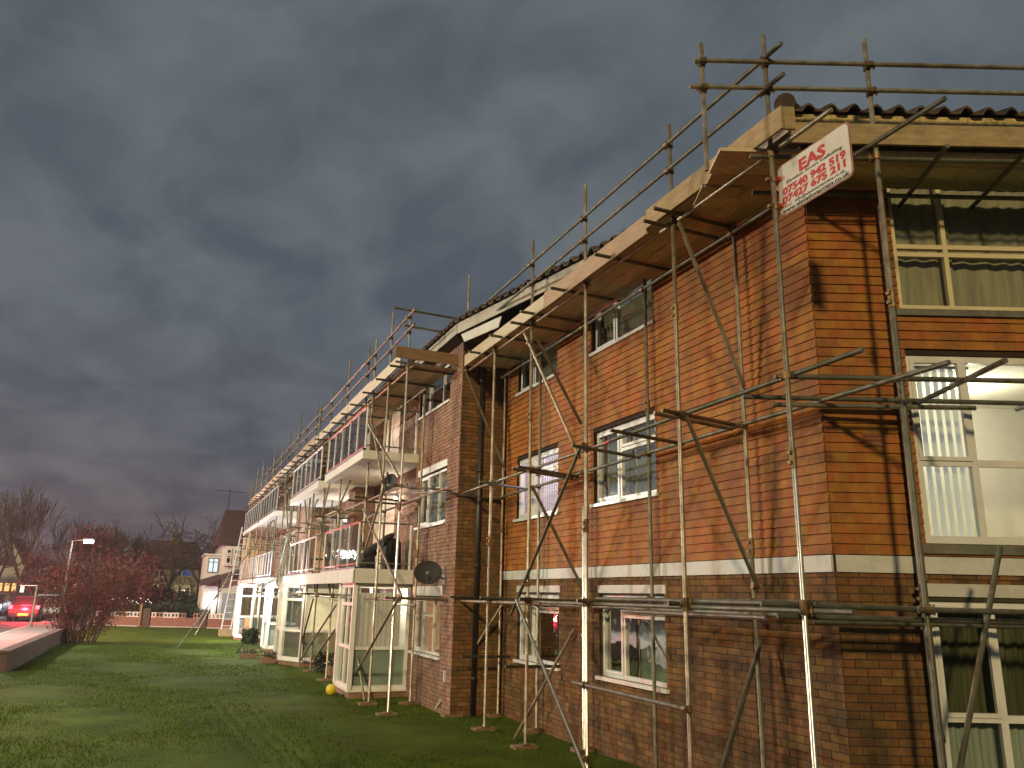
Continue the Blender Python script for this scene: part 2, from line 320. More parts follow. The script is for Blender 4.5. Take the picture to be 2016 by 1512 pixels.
# ------------------------------------------------------------------ the block of flats
CA = math.cos(math.radians(22.87)); SA = math.sin(math.radians(22.87))
BU = np.array((CA, -SA, 0.0)); BN = np.array((-SA, -CA, 0.0))       # splayed wall: direction and outward normal
AU = np.array((0, 1.0, 0)); AN = np.array((-1.0, 0, 0)); XU = np.array((1.0, 0, 0)); XN = np.array((0, -1.0, 0))
CORNER = np.array((5.95, 6.0, 0.0))
FL = thing('apartment_block', 'long three storey brick flats with orange hung tiles, balconies and white windows', 'building', (5.95, 6.0, 0))

BRICKS = []   # (distance, matrix, material key)
TILES = []
def slab_mesh(name, l, h, proud, m, wedge=0.0):
    # length along X, height along Z, outward = -Y; open back
    v = [(0, 0.01, 0), (l, 0.01, 0), (l, 0.01, h), (0, 0.01, h), (0, -proud, 0), (l, -proud, 0), (l, -proud+wedge, h), (0, -proud+wedge, h)]
    f = [(4, 5, 6, 7), (0, 1, 5, 4), (1, 2, 6, 5), (2, 3, 7, 6), (3, 0, 4, 7)]
    return v, f
def spans(s0, s1, z0, z1, ops):
    out = [(s0, s1)]
    for (a, b, c, d) in ops:
        if z1 <= c+0.004 or z0 >= d-0.004: continue
        nw = []
        for (p, q) in out:
            if q <= a or p >= b: nw.append((p, q)); continue
            if p < a: nw.append((p, a))
            if q > b: nw.append((b, q))
        out = nw
    return [(p, q) for p, q in out if q-p > 0.015]
def backing(parent, P, u, n, L, z0, z1, ops, m, depth=0.13, name='wall'):
    P = np.array(P, float); mb = MB(); w = np.array((0, 0, 1.0))
    ss = sorted({0.0, L, *[max(0, a) for a, b, c, d in ops], *[min(L, b) for a, b, c, d in ops]}); zs = sorted({z0, z1, *[max(z0, min(z1, c)) for a, b, c, d in ops], *[max(z0, min(z1, d)) for a, b, c, d in ops]})
    for i in range(len(ss)-1):
        for j in range(len(zs)-1):
            cs = (ss[i]+ss[i+1])/2; cz = (zs[j]+zs[j+1])/2
            if any(a < cs < b and c < cz < d for a, b, c, d in ops): continue
            mb.poly([P+u*ss[i]+w*zs[j], P+u*ss[i+1]+w*zs[j], P+u*ss[i+1]+w*zs[j+1], P+u*ss[i]+w*zs[j+1]])
    for a, b, c, d in ops:
        a, b = max(a, 0), min(b, L); c, d = max(c, z0), min(d, z1)
        if d <= c: continue
        q = [P+u*a+w*c, P+u*b+w*c, P+u*b+w*d, P+u*a+w*d]; k = [p-n*depth for p in q]
        for i in range(4):
            j = (i+1) % 4; mb.poly([q[i], q[j], k[j], k[i]])
    return obj(name, mb, m, parent)
def mat4(P, u, n):
    P = np.array(P, float)
    return Matrix(((u[0], -n[0], 0, P[0]), (u[1], -n[1], 0, P[1]), (0, 0, 1, P[2]), (0, 0, 0, 1)))
def brickwork(P, u, n, L, z0, z1, ops, key, pieces=True, lmax=None):
    """returns nothing: full bricks go to BRICKS, cut ones into the joined mesh of KEY"""
    P = np.array(P, float); lmax = L if lmax is None else min(L, lmax)
    k = int(math.ceil((z1-z0)/0.075))
    for j in range(k):
        za = z0+j*0.075+0.005; zb = min(za+0.065, z1)
        if zb-za < 0.02: continue
        off = -0.1125*(j % 2)
        i = 0
        while off+i*0.225 < lmax:
            s0 = max(off+i*0.225+0.005, 0); s1 = min(off+i*0.225+0.22, lmax); i += 1
            if s1-s0 < 0.02: continue
            full = (s1-s0) > 0.21
            sp = spans(s0, s1, za, zb, ops)
            for (a, b) in sp:
                pr = 0.009+random.uniform(-0.003, 0.003)
                base = P+u*a+np.array((0, 0, za))
                if full and abs((b-a)-(s1-s0)) < 1e-6 and pieces and abs(zb-za-0.065) < 1e-4:
                    c = base+u*0.1; d = float(np.linalg.norm(c-np.array((0, 0, 2.1))))
                    BRICKS.append((d, base, u, n, pr, key))
                else: JOIN[key].append((base, u, n, b-a, zb-za, pr, 0.0))
JOIN = {'brick': [], 'brick_c': [], 'tile': [], 'tile_dark': []}
def tiling(P, u, n, L, z0, z1, ops, key='tile'):
    P = np.array(P, float); k = int(round((z1-z0)/0.1))
    for j in range(k):
        za = z0+j*0.1; off = -0.0825*(j % 2)-0.03
        i = 0
        while off+i*0.165 < L:
            s0 = max(off+i*0.165+0.0008, 0); s1 = min(off+i*0.165+0.1642, L); i += 1
            if s1-s0 < 0.01: continue
            full = (s1-s0) > 0.161
            for (a, b) in spans(s0, s1, za, za+0.1, ops):
                pr = 0.025+random.uniform(-0.0008, 0.0008); base = P+u*a+np.array((0, 0, za+random.uniform(-0.001, 0.001)))
                kk = key
                if full and abs((b-a)-(s1-s0)) < 1e-6:
                    c = base+u*0.08; d = float(np.linalg.norm(c-np.array((0, 0, 2.1))))
                    TILES.append((d, base, u, n, pr, kk))
                else: JOIN[kk].append((base, u, n, b-a, 0.1, pr, 0.017))

# openings, as (s0, s1, z0, z1) along each wall
A_OPS = [(3.02, 4.77, 3.48, 4.60), (6.0, 7.77, 3.48, 4.60), (3.02, 4.80, 5.90, 6.85), (6.05, 7.78, 5.90, 6.85), (2.92, 4.63, 1.02, 2.15), (5.95, 7.63, 1.02, 2.15)]
B_OPS = [(0.90, 3.6, 5.10, 6.85), (0.90, 3.6, 2.68, 4.60), (0.86, 3.6, 0.12, 2.14)]
C_OPS = [(0.72, 2.62, 0.95, 2.05), (0.72, 2.68, 3.50, 4.60), (0.72, 2.90, 5.98, 6.85)]
ZT = 7.02
FZ0, FZ1 = 2.39, 2.55
for P, u, n, L, ops in ((CORNER, AU, AN, 8.4, A_OPS), (CORNER, BU, BN, 5.2, B_OPS)):
    P = np.array(P); op1 = [o for o in ops if o[2] < 2.3]; op2 = [o for o in ops if o[2] > 2.3]
    backing(FL, P, u, n, L, -0.3, FZ0, op1, M['mortar'], name='brick_wall')
    brickwork(P, u, n, L, -0.06, FZ0, op1, 'brick')
    backing(FL, P, u, n, L, FZ0, ZT, op2, M['batten'], name='tile_hung_wall')
    tiling(P, u, n, L, FZ1+0.01, ZT-0.05, op2)
# the white band, its boards butted end to end
for (P, u, n, cuts) in ((CORNER, AU, AN, (0.012, 2.4, 4.8, 7.2, 8.4)), (CORNER, BU, BN, (0.012, 0.8, 3.2, 5.2))):
    for a, b in zip(cuts[:-1], cuts[1:]):
        mb = MB(); mb.frame(P, u, n, a+0.002, b-0.002, 0.0, 0.03, FZ0, FZ1); obj('band_board', mb, M['frieze'], FL)
R0 = np.array((5.0, 14.4, 0))
backing(FL, R0, XU, XN, 0.95, -0.3, ZT, [], M['mortar'], name='return_wall'); brickwork(R0, XU, XN, 0.95, -0.06, ZT, [], 'brick')
backing(FL, R0, AU, AN, 2.9, -0.3, ZT, C_OPS, M['mortar'], name='brick_wall'); brickwork(R0, AU, AN, 2.9, -0.06, ZT, C_OPS, 'brick_c')
# wall behind the balconies, doors and windows by storey
D0 = np.array((5.15, 17.3, 0))
D_OPS = [(2.3, 4.2, 5.16, 7.0), (6.6, 8.3, 5.16, 7.0), (9.2, 10.4, 5.9, 6.85), (2.3, 4.7, 2.62, 4.7), (6.6, 7.7, 2.62, 4.7), (8.4, 10.6, 3.4, 4.7)]
D_FAR = [(y, y+1.8, z, z+h) for y in (15.9, 19.6, 22.2, 25.6) for z, h in ((5.16, 1.85), (2.62, 2.05))]
G_OPS = [(0.9, 3.4, 0.2, 2.2), (7.9, 9.9, 0.2, 2.2), (13.4, 15.4, 0.2, 2.2), (20.3, 22.4, 0.2, 2.2)]
backing(FL, D0, AU, AN, 29.2, -0.3, ZT, D_OPS+D_FAR+G_OPS, M['brick_c'], name='balcony_wall')
brickwork(D0, AU, AN, 29.2, -0.06, ZT, D_OPS+D_FAR+G_OPS, 'brick_c', pieces=False, lmax=11.2)
mb = MB(); mb.box(5.0, 5.16, 17.3, 17.32, -0.3, ZT); obj('wall_end', mb, M['brick_c'], FL)
# projecting stair block and end fin wall
SB = np.array((4.55, 28.6, 0))
mb = MB(); mb.box(4.55, 5.15, 28.6, 32.3, -0.3, ZT); obj('stair_block', mb, M['brick_c'], FL)
brickwork(SB, XU, XN, 0.6, 0, ZT, [], 'brick_c', pieces=False); brickwork(SB, AU, AN, 3.7, 0, ZT, [], 'brick_c', pieces=False)
mb = MB(); mb.box(3.8, 5.15, 46.3, 46.5, -0.3, 4.9); obj('end_fin_wall', mb, mat('cream_render', (0.55, 0.42, 0.24), 0.8), FL)
mb = MB(); mb.box(4.6, 5.15, 21.9, 22.7, 2.62, 4.93); mb.box(4.6, 5.15, 21.9, 22.7, 5.16, 7.0); obj('pier', mb, M['brick_c'], FL)
brickwork(np.array((4.6, 21.9, 0)), XU, XN, 0.55, 2.64, 4.92, [], 'brick_c', pieces=False)
# back and far side of the block so that it is a closed volume
mb = MB(); mb.box(13.5, 13.7, 2.0, 46.5, -0.3, ZT); mb.box(5.15, 13.5, 46.3, 46.49, -0.3, ZT); obj('rear_wall', mb, M['brick_c'], FL)

# nearest pieces as parts, the rest joined
def place_pieces():
    BRICKS.sort(key=lambda t: t[0]); n_obj = 0; meshes = {}
    for d, base, u, n, pr, key in BRICKS:
        horiz = math.hypot(base[0], base[1])
        seen = base[2] > 2.1-0.215*horiz and (key == 'brick')
        if seen and n_obj < 300 and abs(u[0]-CA) < 0.01 and base[0] > 6.8: seen = False
        if seen and n_obj < 300:
            kk = (key, round(pr*1000))
            if kk not in meshes:
                v, f = slab_mesh('brick', 0.215, 0.065, kk[1]/1000, None); meshes[kk] = mesh_from('brick', v, f, M[key])
            o = inst('brick', meshes[kk], FL, mat4(base, u, n)); n_obj += 1
        else: JOIN[key].append((base, u, n, 0.215, 0.065, pr, 0.0))
    TILES.sort(key=lambda t: t[0]); n_obj = 0
    for d, base, u, n, pr, key in TILES:
        if n_obj < 300:
            kk = (key, round(pr*1000))
            if kk not in meshes:
                v, f = slab_mesh('wall_tile', 0.1634, 0.1, kk[1]/1000, None, 0.017); meshes[kk] = mesh_from('wall_tile', v, f, M[key])
            inst('wall_tile', meshes[kk], FL, mat4(base, u, n)); n_obj += 1
        else: JOIN[key].append((base, u, n, 0.1634, 0.1, pr, 0.017))
    for key, lst in JOIN.items():
        if not lst: continue
        nm = 'wall_tiles' if key.startswith('tile') else 'brickwork'
        B = np.array([t[0] for t in lst]); U = np.array([t[1] for t in lst]); Nn = np.array([t[2] for t in lst]); L = np.array([t[3] for t in lst])[:, None]; H = np.array([t[4] for t in lst])[:, None]; PR = np.array([t[5] for t in lst])[:, None]; WG = np.array([t[6] for t in lst])[:, None]
        Z = np.array((0, 0, 1.0)); o = np.array(origin(FL)); bk = B-Nn*0.01-o; ft = B+Nn*PR-o; fu = B+Nn*(PR-WG)-o
        v = np.stack([bk, bk+U*L, bk+U*L+Z*H, bk+Z*H, ft, ft+U*L, fu+U*L+Z*H, fu+Z*H], 1).reshape(-1, 3)
        q = np.array([(4, 5, 6, 7), (0, 1, 5, 4), (1, 2, 6, 5), (2, 3, 7, 6), (3, 0, 4, 7)])
        f = (np.arange(len(lst))[:, None, None]*8+q[None]).reshape(-1, 4)
        oo = bpy.data.objects.new(nm, mesh_from(nm, v, f, M[key])); COL.objects.link(oo); oo.parent = FL; oo['kind'] = 'stuff'
place_pieces()

# ------------------------------------------------------------------ windows
def window(P, u, n, s0, s1, z0, z1, mulls=(), trans=(), sash=(), fr=0.055, m='upvc', sill=True, inset=0.05, glass='glass', lintel=None, fill=None, parent=None):
    """frame bars with recessed panes. mulls: s positions (full height) or (s, z0, z1); trans: z or (z, s0, s1); sash: panes that get an inner frame"""
    parent = parent or FL; P = np.array(P, float)
    mb = MB(); b0, b1 = -inset-0.06, -inset
    mb.frame(P, u, n, s0, s0+fr, b0, b1, z0, z1); mb.frame(P, u, n, s1-fr, s1, b0, b1, z0, z1)
    mb.frame(P, u, n, s0+fr, s1-fr, b0, b1, z0, z0+fr); mb.frame(P, u, n, s0+fr, s1-fr, b0, b1, z1-fr, z1)
    for q in mulls:
        s, a, b = q if isinstance(q, tuple) else (q, z0+fr, z1-fr); mb.frame(P, u, n, s-fr*0.45, s+fr*0.45, b0+0.002, b1-0.002, a, b)
    for q in trans:
        z, a, b = q if isinstance(q, tuple) else (q, s0+fr, s1-fr); mb.frame(P, u, n, a, b, b0+0.004, b1-0.004, z-fr*0.45, z+fr*0.45)
    for (a, b, c, d) in sash:
        w = 0.04
        mb.frame(P, u, n, a, a+w, b1-0.03, b1+0.012, c, d); mb.frame(P, u, n, b-w, b, b1-0.03, b1+0.012, c, d)
        mb.frame(P, u, n, a+w, b-w, b1-0.03, b1+0.012, c, c+w); mb.frame(P, u, n, a+w, b-w, b1-0.03, b1+0.012, d-w, d)
    wn = obj('window', mb, M[m], parent)
    # panes between the bars
    ms = sorted([q[0] if isinstance(q, tuple) else q for q in mulls]); xs = [s0+fr]+ms+[s1-fr]
    if len(mulls) and isinstance(mulls[0], tuple): xs = [s0+fr, s1-fr]
    for a, b in zip(xs[:-1], xs[1:]):
        pb = MB(); q = P-n*(inset+0.03); z = np.array((0, 0, 1.0))
        pb.poly([q+u*a+z*(z0+fr*0.5), q+u*b+z*(z0+fr*0.5), q+u*b+z*(z1-fr*0.5), q+u*a+z*(z1-fr*0.5)]); obj('pane', pb, M[glass], wn)
    if sill:
        sb = MB(); sb.frame(P, u, n, s0-0.06, s1+0.04, -inset, 0.06, z0-0.05, z0-0.002); obj('sill', sb, M[m], wn)
    if lintel:
        lb = MB(); lb.frame(P, u, n, s0-0.04, s1+0.03, 0.0, 0.02, lintel[0], lintel[1]); obj('lintel', lb, M['white'], parent)
    return wn
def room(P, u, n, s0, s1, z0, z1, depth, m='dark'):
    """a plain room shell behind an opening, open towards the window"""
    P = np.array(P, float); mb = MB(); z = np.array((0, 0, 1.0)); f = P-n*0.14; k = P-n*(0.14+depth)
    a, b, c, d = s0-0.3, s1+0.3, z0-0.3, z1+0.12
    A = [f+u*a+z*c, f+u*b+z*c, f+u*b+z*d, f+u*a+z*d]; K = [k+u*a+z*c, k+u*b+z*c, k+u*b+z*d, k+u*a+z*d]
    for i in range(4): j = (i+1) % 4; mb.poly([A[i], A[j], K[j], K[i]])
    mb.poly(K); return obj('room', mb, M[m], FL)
def curtain(P, u, n, s0, s1, z0, z1, off, m, label, name='curtain', amp=0.03, wl=0.11, wavy_top=False):
    P = np.array(P, float); k = max(6, int((s1-s0)/0.02)); v = []; Z = np.array((0, 0, 1.0)); ph = random.random()*6
    for i in range(k+1):
        s = s0+(s1-s0)*i/k; a = amp*math.sin(2*PI*s/wl+ph+1.3*math.sin(s*7+ph))
        zb = z0+(0.03*math.sin(s*9) if wavy_top else 0)
        v += [P+u*s-n*(off+a)+Z*zb, P+u*s-n*(off+a*0.7)+Z*z1]
    mb = MB(); mb.v = [tuple(p) for p in v]; mb.f = [(2*i, 2*i+2, 2*i+3, 2*i+1) for i in range(k)]
    return tag(obj(name, mb, M[m], None, smooth=True), label, 'curtain')
def vblind(P, u, n, s0, s1, z0, z1, off, label, step=0.09, w=0.075, ang=0.7, m='blind'):
    c = np.array(P)+u*(s0+s1)/2-n*off; t = thing('vertical_blind', label, 'blind', (c[0], c[1], z0))
    mb = MB(); mb.frame(P, u, n, s0, s1, -off-0.03, -off+0.02, z1-0.03, z1); obj('head_rail', mb, M['white'], t)
    s = s0+0.04; du = u*math.cos(ang)-n*math.sin(ang)
    while s < s1-0.03:
        q = np.array(P)+u*s-n*off; mb = MB(); Z = np.array((0, 0, 1.0))
        mb.poly([q-du*w/2+Z*z0, q+du*w/2+Z*z0, q+du*w/2+Z*(z1-0.03), q-du*w/2+Z*(z1-0.03)]); obj('slat', mb, M[m], t); s += step
    return t
Z3 = np.zeros(3)
# wall A (s runs away from the corner)
def win_a(s0, s1, z0, z1, m1, tz, **k):
    return window(CORNER, AU, AN, s0, s1, z0, z1, mulls=(m1,), trans=((tz, s0+0.055, m1),) if tz else (), sash=((m1+0.03, s1-0.05, z0+0.05, z1-0.05),)+(((s0+0.05, m1-0.03, tz+0.03, z1-0.05),) if tz else ()), **k)
win_a(3.02, 4.77, 3.48, 4.60, 4.05, 4.22); win_a(6.0, 7.77, 3.48, 4.60, 7.12, 4.25)
win_a(3.02, 4.80, 5.90, 6.85, 4.12, None); win_a(6.05, 7.78, 5.90, 6.85, 7.12, None)
win_a(2.92, 4.63, 1.02, 2.15, 4.02, 1.86, lintel=(2.17, 2.28)); win_a(5.95, 7.63, 1.02, 2.15, 7.02, 1.86, lintel=(2.17, 2.28))
for (a, b, c, d) in A_OPS:
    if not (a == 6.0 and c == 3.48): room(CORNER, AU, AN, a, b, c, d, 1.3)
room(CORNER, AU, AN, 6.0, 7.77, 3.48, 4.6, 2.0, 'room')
point('room_light', (7.0, 12.9, 4.45), 150, (0.93, 0.76, 1.0), 0.12, FL)
vblind(CORNER, AU, AN, 6.05, 7.0, 3.55, 4.55, 0.16, 'white vertical blind half open in the lilac lit middle window of the tiled wall')
curtain(CORNER, AU, AN, 3.06, 4.72, 3.5, 4.58, 0.2, 'net', 'grey net drawn behind the unlit middle floor window nearest the tiled corner')
curtain(CORNER, AU, AN, 2.96, 3.4, 1.05, 2.1, 0.2, 'net', 'pale curtain at the right edge of the ground floor window under the white band')
curtain(CORNER, AU, AN, 3.4, 3.9, 1.05, 2.1, 0.26, 'net', 'thin grey curtain in the middle of the ground floor window under the white band')
curtain(CORNER, AU, AN, 3.1, 4.75, 5.95, 6.8, 0.22, 'net', 'grey net in the top floor window under the scaffold deck, nearer one')
curtain(CORNER, AU, AN, 6.1, 7.7, 5.95, 6.8, 0.22, 'net', 'grey net in the farther top floor window of the tiled wall')
curtain(CORNER, AU, AN, 7.1, 7.55, 1.05, 2.1, 0.2, 'curtain', 'brown curtain drawn aside in the farther ground floor window of the tiled block')
M['olive'] = mat('olive_curtain', (0.13, 0.12, 0.06), 0.9, var=0.5, scale=3, stretch=(6, 6, 0.4))
# wall B: large front windows
window(CORNER, BU, BN, 0.90, 3.6, 5.10, 6.85, mulls=(1.48, 2.9), trans=(5.74, 5.83), m='cream', sill=False, inset=0.02)
window(CORNER, BU, BN, 0.90, 3.6, 2.68, 4.60, mulls=(1.50, 2.9), trans=(3.48,), sash=((0.95, 1.48, 3.5, 4.56),), sill=False, inset=0.02, fr=0.075)
window(CORNER, BU, BN, 0.86, 3.6, 0.12, 2.14, mulls=(1.47, 2.7), trans=(1.09,), sash=((0.91, 1.45, 1.1, 2.1),), sill=False, inset=0.03, lintel=(2.18, 2.30), fr=0.075)
for (z0, z1) in ((5.02, 5.09), (2.58, 2.67)):
    mb = MB(); mb.frame(CORNER, BU, BN, 0.85, 3.7, 0.0, 0.05, z0, z1); obj('sill', mb, M['pipe_grey'], FL)
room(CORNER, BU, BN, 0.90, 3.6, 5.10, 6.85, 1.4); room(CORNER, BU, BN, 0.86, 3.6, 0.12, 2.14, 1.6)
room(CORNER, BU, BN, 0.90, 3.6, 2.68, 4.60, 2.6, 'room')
curtain(CORNER, BU, BN, 0.95, 1.62, 5.12, 6.6, 0.17, 'curtain', 'ochre curtain hanging behind the narrow left light of the top corner window', amp=0.012, wl=0.16)
curtain(CORNER, BU, BN, 1.62, 3.5, 5.12, 6.6, 0.19, 'curtain', 'wide creased net curtain behind the large top corner window', amp=0.012, wl=0.19)
curtain(CORNER, BU, BN, 0.98, 2.4, 1.1, 2.1, 0.26, 'olive', 'dim olive curtain behind the upper panes of the ground floor corner window')
curtain(CORNER, BU, BN, 0.9, 2.3, 0.15, 1.05, 0.2, 'net', 'dim curtain behind the lower panes of the ground floor corner window')
vblind(CORNER, BU, BN, 0.97, 1.62, 2.74, 4.52, 0.14, 'white vertical blind drawn to the left in the bright corner window', step=0.085, w=0.062, ang=0.25)
p = CORNER+BU*2.4-BN*1.6; point('room_light', (p[0], p[1], 4.35), 95, (1.0, 0.90, 0.70), 0.15, FL)
# wall C
for (a, b, c, d), l in zip(C_OPS, ((2.07, 2.26), (4.61, 4.75), None)):
    window(R0, AU, AN, a, b, c, d, mulls=(a+0.65, b-0.62), trans=((d-0.36, a+0.7, b-0.62),) if c < 5 else (), sash=((b-0.59, b-0.05, c+0.05, d-0.05),), lintel=l)
room(R0, AU, AN, 0.72, 2.68, 3.5, 4.6, 1.3); room(R0, AU, AN, 0.72, 2.9, 5.98, 6.85, 1.3); room(R0, AU, AN, 0.72, 2.62, 0.95, 2.05, 1.2, 'room')
curtain(R0, AU, AN, 0.76, 2.64, 3.52, 4.58, 0.2, 'net', 'pale net behind the middle floor window beside the black drainpipe')
M['orange_lit'] = mat('orange_lit_curtain', (0.5, 0.18, 0.08), 0.9, var=0.25, scale=3, stretch=(5, 5, 0.3), emis=(1.0, 0.30, 0.10), estr=0.42)
curtain(R0, AU, AN, 0.76, 1.25, 0.98, 2.0, 0.2, 'orange_lit', 'orange glowing curtain in the right part of the ground floor window under the satellite dish')
curtain(R0, AU, AN, 1.5, 2.6, 0.98, 2.0, 0.22, 'orange_lit', 'orange glowing curtain in the left part of the ground floor window under the satellite dish')
# balcony wall openings
M['peach_lit'] = mat('peach_lit_curtain', (0.55, 0.42, 0.30), 0.9, var=0.15, scale=3, stretch=(5, 5, 0.3), emis=(1.0, 0.66, 0.42), estr=0.36)
M['dim_lit'] = mat('dim_lit_curtain', (0.45, 0.38, 0.28), 0.9, var=0.15, scale=3, stretch=(5, 5, 0.3), emis=(1.0, 0.75, 0.5), estr=0.2)
M['panel_glow'] = mat('white_door_glow', (0.62, 0.50, 0.38), 0.6, var=0.1, scale=2, stretch=(4, 4, 0.4), emis=(1.0, 0.70, 0.47), estr=0.30)  # white door panels; the light on them is put in as emission
lit = {(0.9, 0.2): 'peach_lit', (7.9, 0.2): 'peach_lit', (20.3, 0.2): 'peach_lit', (2.3, 5.16): 'peach_lit', (2.3, 2.62): 'peach_lit', (6.6, 2.62): 'dim_lit'}
for (a, b, c, d) in D_OPS+D_FAR+G_OPS:
    mm = (a+(b-a)*0.45,)
    window(D0, AU, AN, a, b, c, d, mulls=mm, sill=False, inset=0.04)
    if (a, c) in ((2.3, 5.16), (2.3, 2.62), (6.6, 2.62), (0.9, 0.2)):
        for p0, p1 in ((a+0.06, mm[0]-0.03), (mm[0]+0.03, b-0.06)):
            pb = MB(); pb.frame(D0, AU, AN, p0, p1, -0.05, -0.035, c+0.06, d-0.06); obj('glow_door_panel', pb, M['panel_glow' if c > 2 or a < 2 else 'panel_glow'], FL)
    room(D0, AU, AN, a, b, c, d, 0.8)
    k = lit.get((a, c), 'curtain' if random.random() < 0.5 else 'net')
    fl = 'top floor' if c > 4.9 else ('first floor' if c > 2.3 else 'ground floor')
    nth = 'nearest' if a < 4 else ('second' if a < 12 else 'far')
    curtain(D0, AU, AN, a+0.08, b-0.08, c+0.03, d-0.03, 0.17, k, '%s curtain behind the %s glazing, %s' % ({'peach_lit': 'peach glowing', 'dim_lit': 'faintly glowing beige', 'curtain': 'beige', 'net': 'grey net'}[k], fl, {2.3: 'behind the nearest balcony', 6.6: 'right of the second balcony', 9.2: 'left end of the second balcony', 8.4: 'left part of the second balcony', 15.9: 'right end of the third balcony', 19.6: 'left end of the third balcony', 22.2: 'right end of the farthest balcony', 25.6: 'left end of the farthest balcony', 0.9: 'inside the nearest glazed porch', 7.9: 'inside the second glazed porch', 13.4: 'inside the third glazed porch', 20.3: 'inside the farthest glazed porch'}[a]))

# ------------------------------------------------------------------ balconies
def balcony(y0, y1, zt, label, red=False, thick=0.19, glass=True, x0=3.72):
    mb = MB(); mb.box(x0, 5.148 if y0 > 17.4 else 4.998, y0, y1, zt-thick, zt)
    if y0 < 17.4: mb.box(5.0, 5.148, 17.325, y1, zt-thick, zt)
    s = obj('balcony', mb, M['concrete'], FL, label=label)
    rm = M['redpaint_redlight'] if red else M['alu']  # red light falling on the rails is painted as their colour
    mb = MB(); mb.box(x0-0.012, x0+0.06, y0-0.01, y1+0.01, zt, zt+0.035); obj('kerb_strip', mb, M['pipe_black'], s)
    mb = MB(); mb.tube((x0+0.05, y0+0.05, zt+0.98), (x0+0.05, y1-0.05, zt+0.98), 0.024, n=8); obj('handrail', mb, rm, s)
    mb = MB(); mb.tube((x0+0.05, y0+0.05, zt+0.10), (x0+0.05, y1-0.05, zt+0.10), 0.018, n=8); obj('bottom_rail', mb, rm, s)
    mb = MB(); mb.tube((x0+0.05, y0+0.05, zt+0.98), (4.95, y0+0.05, zt+0.98), 0.02, n=8); obj('side_rail', mb, M['pipe_grey'], s)
    mb = MB(); mb.tube((x0+0.05, y0+0.05, zt+0.12), (4.95, y0+0.05, zt+0.12), 0.016, n=8); obj('side_rail', mb, M['pipe_grey'], s)
    n = max(3, int(round((y1-y0)/0.95)))
    for i in range(n+1):
        y = y0+0.05+(y1-y0-0.1)*i/n; mb = MB(); mb.box(x0+0.035, x0+0.065, y-0.016, y+0.016, zt, zt+0.97); obj('post', mb, M['upvc'] if i in (0, n) and y0 < 30 else M['alu'], s)
        if glass and i < n:
            y2 = y0+0.05+(y1-y0-0.1)*(i+1)/n; pb = MB(); pb.poly([(x0+0.05, y+0.03, zt+0.13), (x0+0.05, y2-0.03, zt+0.13), (x0+0.05, y2-0.03, zt+0.93), (x0+0.05, y+0.03, zt+0.93)]); obj('glass_panel', pb, M['glass_bal'], s)
    for x in (4.92, 4.3):
        mb = MB(); mb.box(x-0.018, x+0.018, y0+0.03, y0+0.07, zt, zt+0.97); obj('post', mb, M['upvc'] if x > 4.5 else M['pipe_grey'], s)
    return s
balcony(17.2, 21.8, 5.15, 'nearest top floor balcony with red light painted on its rails', True)
balcony(22.8, 28.4, 5.15, 'second top floor balcony')
balcony(32.5, 38.2, 5.15, 'third top floor balcony'); balcony(38.7, 46.2, 5.15, 'farthest top floor balcony')
balcony(17.2, 21.3, 2.60, 'nearest first floor balcony with red light painted on its rails', True)
balcony(22.6, 27.6, 2.60, 'second first floor balcony')
balcony(32.5, 38.2, 2.60, 'third first floor balcony', glass=False); balcony(38.7, 46.2, 2.60, 'farthest first floor balcony', glass=False)
# canopy fascia under the near first floor balcony
mb = MB(); mb.box(3.70, 4.99, 17.16, 17.195, 2.30, 2.60); mb.box(3.68, 3.715, 17.16, 28.0, 2.30, 2.56); obj('canopy_fascia', mb, M['concrete'], FL)

